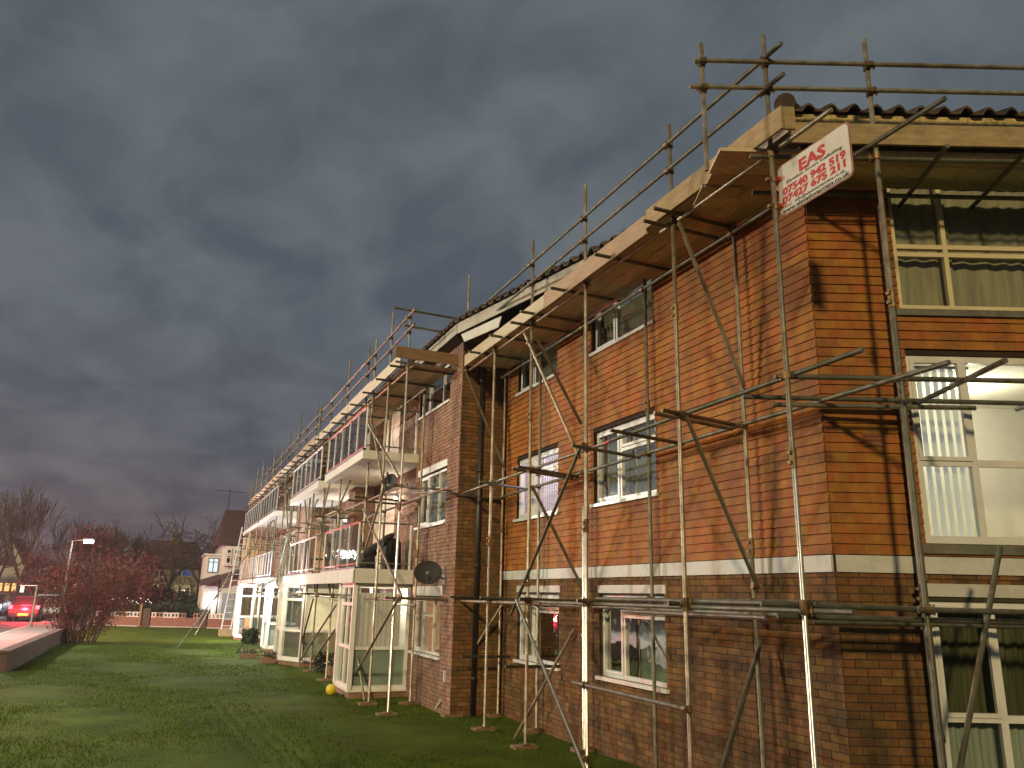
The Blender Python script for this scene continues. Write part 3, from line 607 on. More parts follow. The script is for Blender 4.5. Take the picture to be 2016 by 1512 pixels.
# ------------------------------------------------------------------ roof
EAVE = [(4.72, 46.6), (4.72, 14.05), (5.72, 9.2), (5.68, 5.86), (5.68+CA*5.4, 5.86-SA*5.4)]
ZE = 7.24
def roof():
    inner = [(9.4, 46.6), (9.4, 14.3), (9.6, 11.0), (9.6, 9.6), (9.6+CA*4.2, 9.6-SA*4.2)]
    mb = MB(); zi = ZE+1.75
    lo = [(x, y, ZE+0.03) for x, y in EAVE]; hi = [(x, y, zi) for x, y in inner]
    for i in range(4): mb.poly([lo[i], lo[i+1], hi[i+1], hi[i]])
    mb.poly([(13.9, 46.6, ZE)]+[hi[0], hi[1], hi[2], hi[3], hi[4]]+[(13.9, 1.5, ZE)])
    rf = obj('roof', mb, M['rooffield'], FL)
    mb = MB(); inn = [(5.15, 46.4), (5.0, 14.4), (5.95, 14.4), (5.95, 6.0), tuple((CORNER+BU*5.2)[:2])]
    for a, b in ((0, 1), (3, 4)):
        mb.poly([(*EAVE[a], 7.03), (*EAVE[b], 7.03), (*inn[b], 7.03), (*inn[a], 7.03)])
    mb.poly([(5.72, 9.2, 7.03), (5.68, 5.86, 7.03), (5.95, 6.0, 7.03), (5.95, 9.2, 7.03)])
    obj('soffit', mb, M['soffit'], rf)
    mb = MB(); mb.box(5.0, 6.2, 14.1, 14.39, 7.02, 7.2); obj('wall_plate', mb, M['timber'], rf)
    # fascia boards (the strip over the corner is mortar bedding, weathered)
    for i in range(4):
        a = np.array((*EAVE[i], 0)); b = np.array((*EAVE[i+1], 0)); d = b-a; L = np.linalg.norm(d); u = d/L; n = np.array((u[1], -u[0], 0)); n = n if n@np.array((-1, -1, 0)) > 0 else -n
        mb = MB(); z0 = 7.04 if i == 1 else 7.05
        mb.frame(a, u, n, 0.02, L-0.02, -0.02, 0.0, z0 if i != 3 else 7.05, 7.255); obj('fascia_board', mb, M['fascia'] if i < 3 else M['bedding'], rf)
    # hanging end of a loose soffit sheet
    mb = MB(); P = [(4.76, 13.9, 6.99), (5.05, 12.55, 6.98), (5.02, 12.62, 6.78), (4.78, 13.75, 6.80)]; mb.prism(P, (0.012, 0, 0)); obj('loose_soffit_sheet', mb, M['white'], rf)
    # eave tiles: a flat pan and a raised roll each
    prof = [(0.0, 0.010), (0.03, 0.0), (0.11, 0.0), (0.13, 0.03), (0.155, 0.065), (0.19, 0.078), (0.225, 0.055), (0.25, 0.012)]
    v = []; k = len(prof)
    for yy, zz in ((-0.07, 0.0), (0.36, 0.175)):
        v += [(x, yy, z+zz+0.028) for x, z in prof]+[(x, yy, z+zz) for x, z in prof]
    f = []
    for i in range(k-1):
        f += [(i, i+1, 2*k+i+1, 2*k+i), (k+i, 3*k+i, 3*k+i+1, k+i+1), (i, k+i, k+i+1, i+1)]
    f += [(0, 2*k, 3*k, k), (k-1, 2*k-1, 4*k-1, 3*k-1)]
    me = mesh_from('roof_tile', v, f, M['rooftile'])
    for i in range(4):
        a = np.array((*EAVE[i], 0.0)); b = np.array((*EAVE[i+1], 0.0)); d = b-a; L = np.linalg.norm(d); u = d/L; n = np.array((u[1], -u[0], 0)); n = n if n@np.array((-1, -1, 0)) > 0 else -n
        s = 0.02; cnt = 0
        if i == 0: s = L-24*0.245
        while s < L-0.2:
            base = a+u*s+np.array((0, 0, ZE+0.012+random.uniform(-0.006, 0.006)))
            # local +X along the eave must have outward = -Y: mirror the start when needed
            uu = u; st = base
            if np.cross(uu, -n)[2] < 0: uu = -u; st = base+u*0.25
            mw = mat4(st, uu, n); inst('roof_tile', me, rf, mw @ Matrix.Rotation(random.uniform(-0.03, 0.03), 4, 'Z')); s += 0.245
    # hip end tile
    mb = MB()
    for j in range(4):
        a = np.array((5.58+0.33*j, 5.80+0.25*j, ZE+0.08+0.13*j)); mb.tube(a, a+np.array((0.36, 0.28, 0.14)), 0.115, 0.095, n=12)
    obj('hip_tile', mb, M['rooftile'], rf, smooth=False)
roof()
# drainpipes
def pipe(name, pts, r, m, brackets=()):
    mb = MB()
    for a, b in zip(pts[:-1], pts[1:]): mb.tube(a, b, r, n=10)
    for z in brackets:
        p = np.array(pts[0]); mb.tube((p[0], p[1], z), (p[0], p[1], z+0.07), r*1.28, n=10)
    return obj(name, mb, m, FL, smooth=True)
pipe('drainpipe', [(5.40, 14.33, 6.75), (5.40, 14.33, 0.0)], 0.045, M['pipe_black'], (6.2, 4.4, 2.6, 0.6))
pipe('drainpipe', [(5.90, 14.33, 6.4), (5.90, 14.33, 0.0)], 0.022, M['pipe_grey'], (4.2, 1.6))
p = CORNER+BU*0.80+BN*0.06
pipe('drainpipe', [(p[0], p[1], 4.3), (p[0], p[1], -0.1)], 0.04, M['pipe_grey'], (3.9, 2.3, 0.9))
p = CORNER+BU*0.47+BN*0.02
for z in (3.62,):   # air brick
    mb = MB(); mb.frame(CORNER, BU, BN, 0.38, 0.58, 0.0, 0.028, z, z+0.14)
    for j in range(3): mb.frame(CORNER, BU, BN, 0.39, 0.57, 0.03, 0.036, z+0.012+j*0.045, z+0.035+j*0.045)
    obj('air_brick', mb, M['tile_dark'], FL)
mb = MB(); mb.frame((5.0, 14.4, 0), AU, AN, 0.25, 0.31, 0.01, 0.05, 0.55, 0.75); obj('vent_cover', mb, M['white'], FL)

# ------------------------------------------------------------------ scaffolding
def unit_tube(name, m, r=0.0242, n=12):
    v = []; f = []
    for z in (0, 1):
        for rr in (r, r*0.82):
            for i in range(n): t = 2*PI*i/n; v.append((rr*math.cos(t), rr*math.sin(t), z))
    for i in range(n):
        j = (i+1) % n
        f += [(i, j, 2*n+j, 2*n+i), (n+j, n+i, i, j), (2*n+i, 2*n+j, 3*n+j, 3*n+i)]
    f += [tuple(range(n, 2*n))[::-1], tuple(range(3*n, 4*n))]
    me = mesh_from(name, v, f, m, smooth=False)
    me.polygons.foreach_set('use_smooth', [i % 3 == 0 for i in range(3*n)]+[False, False]); return me
TUBE = {k: unit_tube('scaffold_tube', M[k]) for k in ('steel', 'steel_b', 'steel_g', 'redpaint_redlight')}
ENDM = None
def coupler_mesh():
    mb = MB(); mb.tube((0, 0, -0.035), (0, 0, 0.035), 0.036, n=8); mb.tube((-0.035, -0.052, 0), (0.035, -0.052, 0), 0.036, n=8)
    mb.box(0.02, 0.075, -0.045, -0.015, -0.02, 0.02); mb.tube((0.055, -0.03, -0.045), (0.055, -0.03, 0.045), 0.009, n=6)
    return mesh_from('coupler', mb.v, mb.f, M['coupler'])
CPL = coupler_mesh()
RECS = []
class Scaf:
    def __init__(s, root): s.root = root; s.up = []; s.hz = []
    def t(s, name, p, q, key='steel'):
        p = Vector(p); q = Vector(q); d = q-p; L = d.length
        rot = d.to_track_quat('Z', 'Y').to_matrix().to_4x4()
        mw = Matrix.Translation(p) @ rot @ Matrix.Rotation(random.random()*6, 4, 'Z') @ Matrix.Diagonal((1, 1, L, 1))
        o = inst(name, TUBE[key], s.root, mw)
        (s.up if name == 'upright' else s.hz).append((p, q)); return o
    def up_(s, x, y, z0, z1, key='steel', base=True, split=None):
        """an upright, jointed from shorter tubes with a sleeve"""
        cuts = [z0]+([split] if split else [])+[z1]
        for a, b in zip(cuts[:-1], cuts[1:]): s.t('upright', (x+random.uniform(-0.004, 0.004), y, a), (x+random.uniform(-0.004, 0.004), y, b), key if isinstance(key, str) else key[cuts.index(a)])
        for c in cuts[1:-1]:
            mb = MB(); mb.tube((x, y, c-0.09), (x, y, c+0.09), 0.032, n=10); mb.box(x-0.055, x+0.02, y-0.02, y+0.02, c-0.06, c-0.03); mb.box(x-0.055, x+0.02, y-0.02, y+0.02, c+0.03, c+0.06); obj('sleeve_coupler', mb, M['coupler'], s.root)
        if base and z0 < 0.1:
            mb = MB(); mb.box(x-0.075, x+0.075, y-0.075, y+0.075, 0.045, 0.052); obj('base_plate', mb, M['coupler'], s.root)
            mb = MB(); mb.box(x-0.2, x+0.16, y-0.1, y+0.1, -0.02, 0.036); obj('sole_board', mb, M['timber'], s.root)
    def couple(s, limit=150):
        n = 0
        for (a, b) in s.hz:
            for (p, q) in s.up:
                # closest approach between the horizontal tube and the upright's axis
                d = b-a; L2 = d.x*d.x+d.y*d.y
                if L2 < 1e-4: continue
                t = ((p.x-a.x)*d.x+(p.y-a.y)*d.y)/L2
                if t < -0.02 or t > 1.02: continue
                c = a+d*t; dist = math.hypot(c.x-p.x, c.y-p.y)
                if dist > 0.10 or c.z < min(p.z, q.z) or c.z > max(p.z, q.z)+0.02: continue
                if n >= limit: return
                dv = Vector((p.x-c.x, p.y-c.y, 0)); dv = dv.normalized() if dv.length > 0.01 else Vector((1, 0, 0))
                y = dv; z = Vector((0, 0, 1)); x = y.cross(z)
                mw = Matrix(((x.x, y.x, 0, p.x), (x.y, y.y, 0, p.y), (0, 0, 1, c.z), (0, 0, 0, 1)))
                inst('coupler', CPL, s.root, mw @ Matrix.Rotation(random.choice((0, PI)), 4, 'Y')); n += 1
def board(sc, P, u, n, a0, a1, b0, b1, z, m='board', name='scaffold_board', t=0.038):
    mb = MB(); mb.frame(P, u, n, a0, a1, b0, b1, z, z+t); return obj(name, mb, M[m], sc.root)

SA_ = thing('scaffolding', 'brown steel scaffolding wrapped round the orange tiled corner, with the white company sign on it', 'scaffolding', (5.07, 9.4, 0))
N = Scaf(SA_); OX, IX = 5.07, 5.83
# uprights: outer row
N.up_(OX, 14.43, 0.05, 8.48, split=5.1); N.up_(OX, 12.87, 0.05, 7.42, split=3.0); N.up_(OX, 11.25, 0.05, 7.93, split=4.85)
N.up_(OX, 9.40, 0.05, 8.03, key=('steel_b', 'steel'), split=3.02); N.up_(OX, 9.47, 0.05, 3.28, 'steel_b', base=False)
N.up_(OX, 7.22, 0.05, 7.76, split=5.3); N.up_(OX, 5.50, 0.05, 7.80, key=('steel_b', 'steel'), split=3.35)
# inner row
N.up_(5.83, 12.52, 0.05, 6.52, split=4.2); N.up_(5.83, 10.84, 0.05, 6.52, split=3.0); N.up_(5.83, 9.03, 0.05, 6.52, key=('steel_g', 'steel'), split=4.65)
N.up_(5.83, 7.05, 0.05, 6.52, key=('steel_g', 'steel'), split=2.67); N.up_(5.83, 14.18, 0.05, 6.4, split=3.35)
# row round the splayed corner
P1 = np.array((5.07, 5.5, 0))
def bp(s, off, z): q = P1+BU*s-BN*off; return (q[0], q[1], z)
q = bp(1.045, 0, 0); N.up_(q[0], q[1], 0.05, 7.78, key=('steel_g', 'steel'), split=4.9)
q = bp(1.36, 0.66, 0); N.up_(q[0], q[1], 0.05, 6.22, key=('steel_g', 'steel'), split=2.2)
q = bp(3.1, 0, 0); N.up_(q[0], q[1], 0.05, 7.78, split=3.0)
N.t('upright', (4.47, 5.755, 6.21), (4.47, 5.755, 7.68), 'steel')
# guard rails
N.t('guard_rail', (OX-0.05, 14.35, 7.47), (OX-0.05, 5.2, 7.47), 'steel_g'); N.t('guard_rail', (OX-0.05, 13.9, 7.12), (OX-0.05, 5.2, 7.12), 'steel_g')
N.t('guard_rail', bp(-0.74, -0.05, 7.44), bp(3.6, -0.05, 7.43)); N.t('guard_rail', bp(-0.80, -0.05, 7.13), bp(3.6, -0.05, 7.13))
N.t('guard_rail', (OX-0.04, 7.2, 1.03), (OX-0.04, 9.7, 1.04), 'steel_g')
# ledgers: lift 1 (doubled up on the corner), lift 2, deck
N.t('ledger', (OX+0.05, 5.0, 2.03), (OX+0.05, 11.2, 2.02), 'steel_g'); N.t('ledger', (OX+0.05, 10.9, 2.00), (OX+0.05, 14.8, 1.99), 'steel')
N.t('ledger', (OX+0.06, 5.4, 2.085), (OX+0.06, 9.0, 2.09), 'steel_g'); N.t('ledger', (IX-0.05, 5.9, 1.97), (IX-0.05, 14.2, 1.98), 'steel_g')
N.t('ledger', (IX-0.05, 6.2, 2.10), (IX-0.05, 10.4, 2.09), 'steel'); N.t('ledger', (OX+0.1, 6.1, 1.955), (OX+0.1, 8.6, 1.95), 'steel_b')
N.t('ledger', bp(-0.35, 0.05, 2.08), bp(1.9, 0.05, 2.05), 'steel_g'); N.t('ledger', bp(0.95, -0.05, 2.06), bp(3.6, -0.05, 2.05), 'steel_g'); N.t('ledger', bp(-0.2, 0.10, 1.98), bp(3.6, 0.10, 1.96), 'steel_g')
N.t('ledger', bp(0.3, 0.62, 1.93), bp(3.6, 0.62, 1.92), 'steel_g')
N.t('ledger', (OX+0.05, 14.85, 3.99), (OX+0.05, 8.95, 4.06), 'steel'); N.t('ledger', (OX+0.05, 8.92, 4.07), (OX+0.05, 4.66, 4.14), 'steel_g')
mb = MB(); mb.tube((OX+0.05, 8.95, 4.063), (OX+0.05, 8.84, 4.066), 0.026, n=10); obj('painted_tube_end', mb, M['redpaint_redlight'], SA_)
N.t('ledger', (IX-0.04, 14.2, 3.93), (IX-0.04, 4.40, 4.05), 'steel_g')
N.t('ledger', (OX+0.05, 14.4, 6.43), (OX+0.05, 4.75, 6.47), 'steel'); N.t('ledger', (IX-0.05, 14.2, 6.33), (IX-0.05, 4.11, 6.38), 'steel_g')
N.t('ledger', (IX-0.055, 9.7, 6.44), (IX-0.055, 13.4, 6.42), 'steel_b')
N.t('ledger', bp(-0.10, 0.05, 4.12), bp(3.6, 0.05, 4.13), 'steel_g'); N.t('ledger', bp(-0.24, 0.60, 4.06), bp(3.6, 0.60, 4.05), 'steel_g')
N.t('ledger', bp(-0.2, 0.05, 6.41), bp(3.6, 0.05, 6.41), 'steel_g'); N.t('ledger', bp(0.0, 0.66, 6.34), bp(3.6, 0.66, 6.34), 'steel_g')
# transoms under the deck and on the lifts
for y, z in ((7.08, 6.50), (7.30, 6.44), (8.50, 6.50), (9.82, 6.50), (10.93, 6.50), (11.32, 6.44), (12.26, 6.50), (13.33, 6.50)): N.t('transom', (4.72, y, z-0.02), (5.91, y, z-0.03), 'steel_g')
for y in (7.18, 7.34, 9.33, 8.30, 11.15, 11.35, 12.80, 14.35): N.t('transom', (4.82, y, 4.11-0.02*(y-7)), (5.86, y-0.03, 4.03-0.02*(y-7)), 'steel_g' if y > 8 else 'steel')
for y in (7.30, 9.34, 11.18, 12.8, 14.36): N.t('transom', (4.90, y, 2.06), (5.88, y, 2.04), 'steel_g')
for y in (11.9, 13.9): N.t('transom', (5.0, y, 1.05), (5.93, y, 1.04), 'steel_g')
for s, z in ((1.62, 6.37), (2.42, 6.37), (3.22, 6.37)): N.t('transom', bp(s-0.02, -0.28, z), bp(s+0.1, 0.95, z), 'steel_g')
for s in (1.42, 2.5): N.t('transom', bp(s, -0.95, 4.01), bp(s+0.05, 0.72, 4.02), 'steel_g')
N.t('transom', bp(0.05, 0.62, 3.99), bp(2.0, 0.50, 3.97), 'steel')
# braces
for p, q2, k in (((5.09, 7.12, 6.40), (5.80, 6.98, 4.44), 'steel'), ((5.10, 7.17, 4.13), (5.81, 6.97, 2.26), 'steel_b'), ((5.80, 6.95, 1.70), (5.05, 6.98, 0.06), 'steel_g'),
               ((5.02, 11.42, 6.30), (5.02, 9.50, 3.95), 'steel'), ((5.10, 11.1, 6.12), (5.81, 10.92, 4.75), 'steel'), ((5.00, 9.42, 4.08), (5.00, 11.72, 1.82), 'steel_g'),
               ((5.09, 11.2, 3.76), (5.82, 10.90, 2.22), 'steel'), ((4.98, 11.48, 2.04), (4.98, 9.26, 0.06), 'steel_b'), ((5.81, 11.15, 1.64), (5.05, 11.62, 0.05), 'steel'),
               ((5.05, 14.40, 6.42), (5.82, 14.05, 4.42), 'steel'), ((5.08, 14.50, 4.0), (5.84, 14.19, 2.05), 'steel_g'), ((4.92, 14.98, 0.05), (5.80, 13.95, 1.98), 'steel')):
    N.t('brace', p, q2, k)
N.t('brace', (6.66, 4.80, 2.60), (5.92, 5.13, 0.05), 'steel_g')
# deck boards
for i in range(4):
    cuts = (5.75-0.12*i if i < 3 else 6.2, 9.4+0.1*i, 14.35-0.05*i)
    for a, b in zip(cuts[:-1], cuts[1:]): board(N, (0, 0, 0), AU, XU, a+0.004, b-0.004, 5.015+0.2245*i, 5.015+0.2245*i+0.214, 6.515+random.uniform(0, 0.006))
for i in range(3):
    cuts = ((-0.50, 1.3, 3.6), (-0.50, 2.1, 3.6), (-0.47, 0.9, 3.6))[i]
    for a, b in zip(cuts[:-1], cuts[1:]): board(N, P1, BU, -BN, a+0.004, b-0.004, 0.06+0.232*i, 0.06+0.232*i+0.220, 6.470+random.uniform(0, 0.006), 'board_b')
for i in range(2): board(N, P1, BU, -BN, -0.50, -0.06+0.03*i, 0.80+0.232*i, 0.80+0.232*i+0.225, 6.475, 'board_b')
for i in range(2): board(N, (0, 0, 0), AU, XU, 7.0+0.3*i, 9.0, 5.05+0.24*i, 5.05+0.24*i+0.225, 6.60, 'board')
# toe boards
def toe(sc, p, q, z0, z1, m, t=0.03):
    p = np.array((*p, 0.0)); q = np.array((*q, 0.0)); d = q-p; L = np.linalg.norm(d); u = d/L; n = np.array((u[1], -u[0], 0)); mb = MB(); mb.frame(p, u, n, 0, L, 0, t, z0, z1); return obj('toe_board', mb, M[m], sc.root)
toe(N, (4.985, 14.2), (4.985, 10.56), 6.45, 6.67, 'ply_cream'); toe(N, (4.985, 10.54), (4.985, 7.62), 6.44, 6.70, 'ply_pink'); toe(N, (4.975, 7.60), (4.975, 5.20), 6.50, 6.74, 'ply_ochre')
q = bp(0.18, -0.02, 0)
toe(N, bp(0.17, -0.03, 0)[:2], bp(3.6, -0.03, 0)[:2], 6.51, 6.735, 'ply_ochre')
toe(N, (5.08, 5.16), (4.98, 5.20), 6.50, 6.74, 'ply_ochre')
N.couple(130)

# far part, round the recess and along the balconies
SC_ = thing('scaffolding', 'long run of brown scaffolding before the glass balconies with plywood toe boards', 'scaffolding', (3.98, 20.0, 0))
F = Scaf(SC_); CX = 3.98
ys = [14.83, 16.30, 17.75, 18.48, 20.83, 23.12, 25.66, 27.62, 29.80, 31.94, 34.62, 37.0, 39.1, 41.5, 44.2, 46.7]
tops = [7.66, 8.10, 7.91, 7.95, 8.25, 7.90, 8.0, 7.6, 7.7, 8.2, 7.75, 7.95, 7.8, 8.4, 7.75, 7.85]
for i, (y, z) in enumerate(zip(ys, tops)):
    F.up_(CX, y, 0.05 if i != 3 else 6.2, z, key='steel_b' if i == 0 else ('steel' if i < 5 else 'steel_g'), split=(None if i == 3 else random.choice((3.1, 3.7, 4.4))))
for y, z in ((24.4, 7.7), (28.7, 8.3), (33.2, 7.9), (35.8, 8.1), (38.1, 7.7), (40.3, 8.0), (42.8, 8.2), (45.5, 7.8)): F.up_(CX-0.1, y, 0.05, z, key='steel_g', base=False)
for y in (16.2, 17.6, 18.9, 21.0, 23.2, 25.9, 28.3, 30.6, 33.2, 36.0, 39.5, 43.0): F.up_(4.72 if y > 17 else 4.78, y, 0.05, 6.5, key='steel' if y < 22 else 'steel_g', base=(y < 17), split=random.choice((2.9, 4.1)))
for z, z2 in ((7.52, 7.50), (7.20, 7.18)):
    for a, b, k in ((14.3, 18.4, 'steel_g'), (18.3, 24.2, 'steel'), (24.1, 30.2, 'steel'), (30.1, 36.2, 'steel_g'), (36.1, 42.0, 'steel_g'), (41.9, 46.9, 'steel_g')): F.t('guard_rail', (CX-0.05, a, z), (CX-0.05, b, z2), k)
for z in (1.98, 4.10, 6.44):
    for a, b in ((14.6, 20.6), (20.5, 26.5), (26.4, 32.4), (32.3, 38.3), (38.2, 46.9)):
        F.t('ledger', (CX+0.05, a, z), (CX+0.05, b, z+0.02), 'steel' if a < 20 else 'steel_g'); F.t('ledger', (4.68, a+1.2, z-0.1), (4.68, b, z-0.1), 'steel_g')
F.t('ledger', (4.66, 14.0, 4.02), (4.66, 17.2, 4.02), 'steel'); F.t('ledger', (4.95, 14.9, 4.06), (4.1, 16.6, 4.12), 'steel_g')
yy = 15.0
while yy < 46.6:
    F.t('transom', (3.66, yy, 6.50), (4.98, yy, 6.49), 'steel_g'); yy += random.uniform(1.0, 1.4)
for y in ys[:-1]:
    if y > 16.9:
        F.t('transom', (3.7, y-0.06, 4.16), (4.95, y-0.06, 4.14), 'steel_g'); F.t('transom', (3.62, y+0.07, 2.04), (4.3, y+0.07, 2.04), 'steel_g')
# end rails and end toe board across the gap to the other scaffold
F.t('guard_rail', (3.60, 14.76, 7.64), (5.15, 14.78, 7.63)); F.t('guard_rail', (3.84, 14.76, 7.30), (5.18, 14.78, 7.28)); F.t('transom', (3.70, 14.73, 6.52), (5.12, 14.75, 6.50))
toe(F, (3.68, 14.72), (5.10, 14.72), 6.60, 6.83, 'timber'); F.t('transom', (3.7, 14.76, 4.08), (5.3, 14.74, 4.06), 'steel'); F.t('transom', (3.78, 14.76, 2.02), (5.2, 14.74, 2.0), 'steel')
for p, q2 in (((3.95, 18.05, 6.40), (3.95, 16.2, 4.35)), ((3.92, 17.95, 5.95), (3.92, 14.75, 4.25)), ((3.92, 15.9, 4.20), (3.92, 18.25, 2.05)), ((3.94, 17.78, 3.92), (3.94, 14.2, 2.05)),
              ((3.94, 18.35, 1.68), (3.94, 16.5, 0.05)), ((3.90, 14.2, 2.05), (3.90, 17.8, 0.2)), ((3.93, 23.3, 1.9), (3.93, 25.3, 0.05)), ((3.93, 20.0, 1.8), (3.93, 24.6, 0.2)), ((3.95, 19.95, 1.25), (3.95, 22.6, 0.35)),
              ((3.93, 30.3, 1.15), (3.93, 34.2, 0.05)), ((3.93, 20.9, 6.3), (3.93, 23.0, 4.2)), ((3.93, 23.2, 4.0), (3.93, 20.9, 2.1)), ((3.93, 25.7, 4.0), (3.93, 23.1, 2.1)), ((3.93, 27.7, 6.3), (3.93, 25.7, 4.2)),
              ((3.93, 32.0, 6.3), (3.93, 29.8, 4.2)), ((3.93, 29.9, 4.0), (3.93, 32.0, 2.1)), ((3.93, 37.0, 6.3), (3.93, 34.7, 4.2)), ((3.93, 39.0, 4.0), (3.93, 41.4, 2.1)), ((3.93, 44.2, 6.3), (3.93, 41.5, 4.2)),
              ((4.7, 21.0, 6.2), (4.0, 20.85, 4.3)), ((4.7, 25.9, 6.2), (4.0, 25.7, 4.3)), ((4.0, 23.1, 4.0), (4.7, 23.2, 2.1)), ((4.0, 29.8, 4.0), (4.7, 30.6, 2.1))):
    F.t('brace', p, q2, 'steel' if p[1] < 21 else 'steel_g')
F.t('raking_brace', (3.98, 34.7, 5.0), (0.78, 32.7, 0.03), 'steel_g'); F.t('raking_brace', (3.98, 44.2, 4.9), (1.7, 41.5, 0.03), 'steel')
for i in range(4):
    c = [14.8, 18.7, 22.6, 26.5, 30.4, 34.3, 38.2, 42.1, 46.5]
    for a, b in zip(c[:-1], c[1:]):
        if b < 31 or i % 2 == 0: board(F, (0, 0, 0), AU, XU, a+0.004+(0.02*i), b-0.004, 4.0+0.232*i, 4.0+0.232*i+0.225, 6.53+random.uniform(0, 0.006))
c = [15.0, 17.6, 20.1, 22.6, 25.0, 27.5, 30.0, 33.0, 36.0, 39.0, 42.0, 44.5, 46.6]
for i, (a, b) in enumerate(zip(c[:-1], c[1:])): toe(F, (3.90+0.01*(i % 2), b-0.02), (3.90+0.01*(i % 2), a), 6.55+0.02*(i % 3), 6.79+0.03*((i*2) % 3), 'ply_cream' if i < 3 else ('ply_pink' if i % 3 else 'ply_cream'))
for i in range(2): board(F, (0, 0, 0), AU, XU, 21.5, 24.6, 4.05+0.24*i, 4.05+0.24*i+0.225, 4.19, 'board')
F.couple(150)

# ------------------------------------------------------------------ company sign, fixed flat between two brackets on the corner upright
def sign():
    t = thing('company_sign', 'white scaffold company sign with red and black lettering fixed to the corner upright', 'sign', (5.11, 5.02, 5.70))
    y0, y1, z0, z1 = 5.50, 4.575, 5.715, 6.265; r = 0.055; c = []
    for cy, cz, a0 in ((y1+r, z1-r, 0), (y0-r, z1-r, 90), (y0-r, z0+r, 180), (y1+r, z0+r, 270)):
        for k in range(6): a = math.radians(a0+18*k); c.append((cy-r*math.cos(a), cz+r*math.sin(a)))
    cy, cz = (y0+y1)/2, (z0+z1)/2
    mb = MB(); mb.prism([(5.125, a, b) for a, b in c], (0.006, 0, 0)); obj('border', mb, mat('sign_border', (0.34, 0.14, 0.09), 0.6, var=0.4, scale=9), t)
    mb = MB(); mb.prism([(5.121, cy+(a-cy)*0.965, cz+(b-cz)*0.945) for a, b in c], (0.006, 0, 0)); obj('panel', mb, mat('sign_white', (0.66, 0.63, 0.58), 0.45, var=0.06, stain=(0.52, 0.42, 0.27), stain_scale=5, stain_amt=0.7), t)
    red = mat('sign_red', (0.50, 0.035, 0.035), 0.6, var=0.12, scale=40); blk = mat('sign_black', (0.03, 0.025, 0.02), 0.6)
    def text(s, y, z, size, m, width, bold=0.0):
        cu = bpy.data.curves.new('lettering', 'FONT'); cu.body = s; cu.size = size; cu.align_x = 'CENTER'; cu.offset = bold; cu.extrude = 0.0008; cu.resolution_u = 2
        o = bpy.data.objects.new('lettering', cu); COL.objects.link(o)
        dg = bpy.context.evaluated_depsgraph_get(); me = bpy.data.meshes.new_from_object(o.evaluated_get(dg)); bpy.data.objects.remove(o); me.materials.clear(); me.materials.append(m)
        xs = [v.co.x for v in me.vertices]; w = max(xs)-min(xs)
        mw = Matrix(((0, 0, -1, 5.1195), (-1, 0, 0, y), (0, 1, 0, z), (0, 0, 0, 1))) @ Matrix.Diagonal((width/w, 1, 1, 1))
        inst('lettering', me, t, mw)
    text('EAS', cy-0.0, 6.074, 0.165, red, 0.34, 0.007)
    text('Elevation Access Scaffolding', cy-0.01, 6.030, 0.046, blk, 0.70, 0.0004)
    text('07540 942 519', cy, 5.930, 0.100, red, 0.80, 0.005)
    text('07427 675 211', cy, 5.840, 0.100, red, 0.80, 0.005)
    text('Email:', cy+0.335, 5.790, 0.040, red, 0.10, 0.0)
    text('info@elevationaccess.co.uk', cy-0.06, 5.790, 0.048, blk, 0.62, 0.0002)
    text('www.elevationaccess.co.uk', cy, 5.738, 0.066, blk, 0.84, 0.0015)
    for z in (5.83, 6.12):
        mb = MB(); mb.box(5.09, 5.135, 5.44, 5.53, z-0.018, z+0.018); obj('bracket', mb, M['redpaint_redlight'], t)
        mb = MB(); mb.tube((5.07, 5.5, z-0.03), (5.07, 5.5, z+0.03), 0.034, n=10); mb.box(4.995, 5.04, 5.49, 5.53, z-0.015, z+0.015); obj('clamp', mb, M['coupler'], t)
sign()

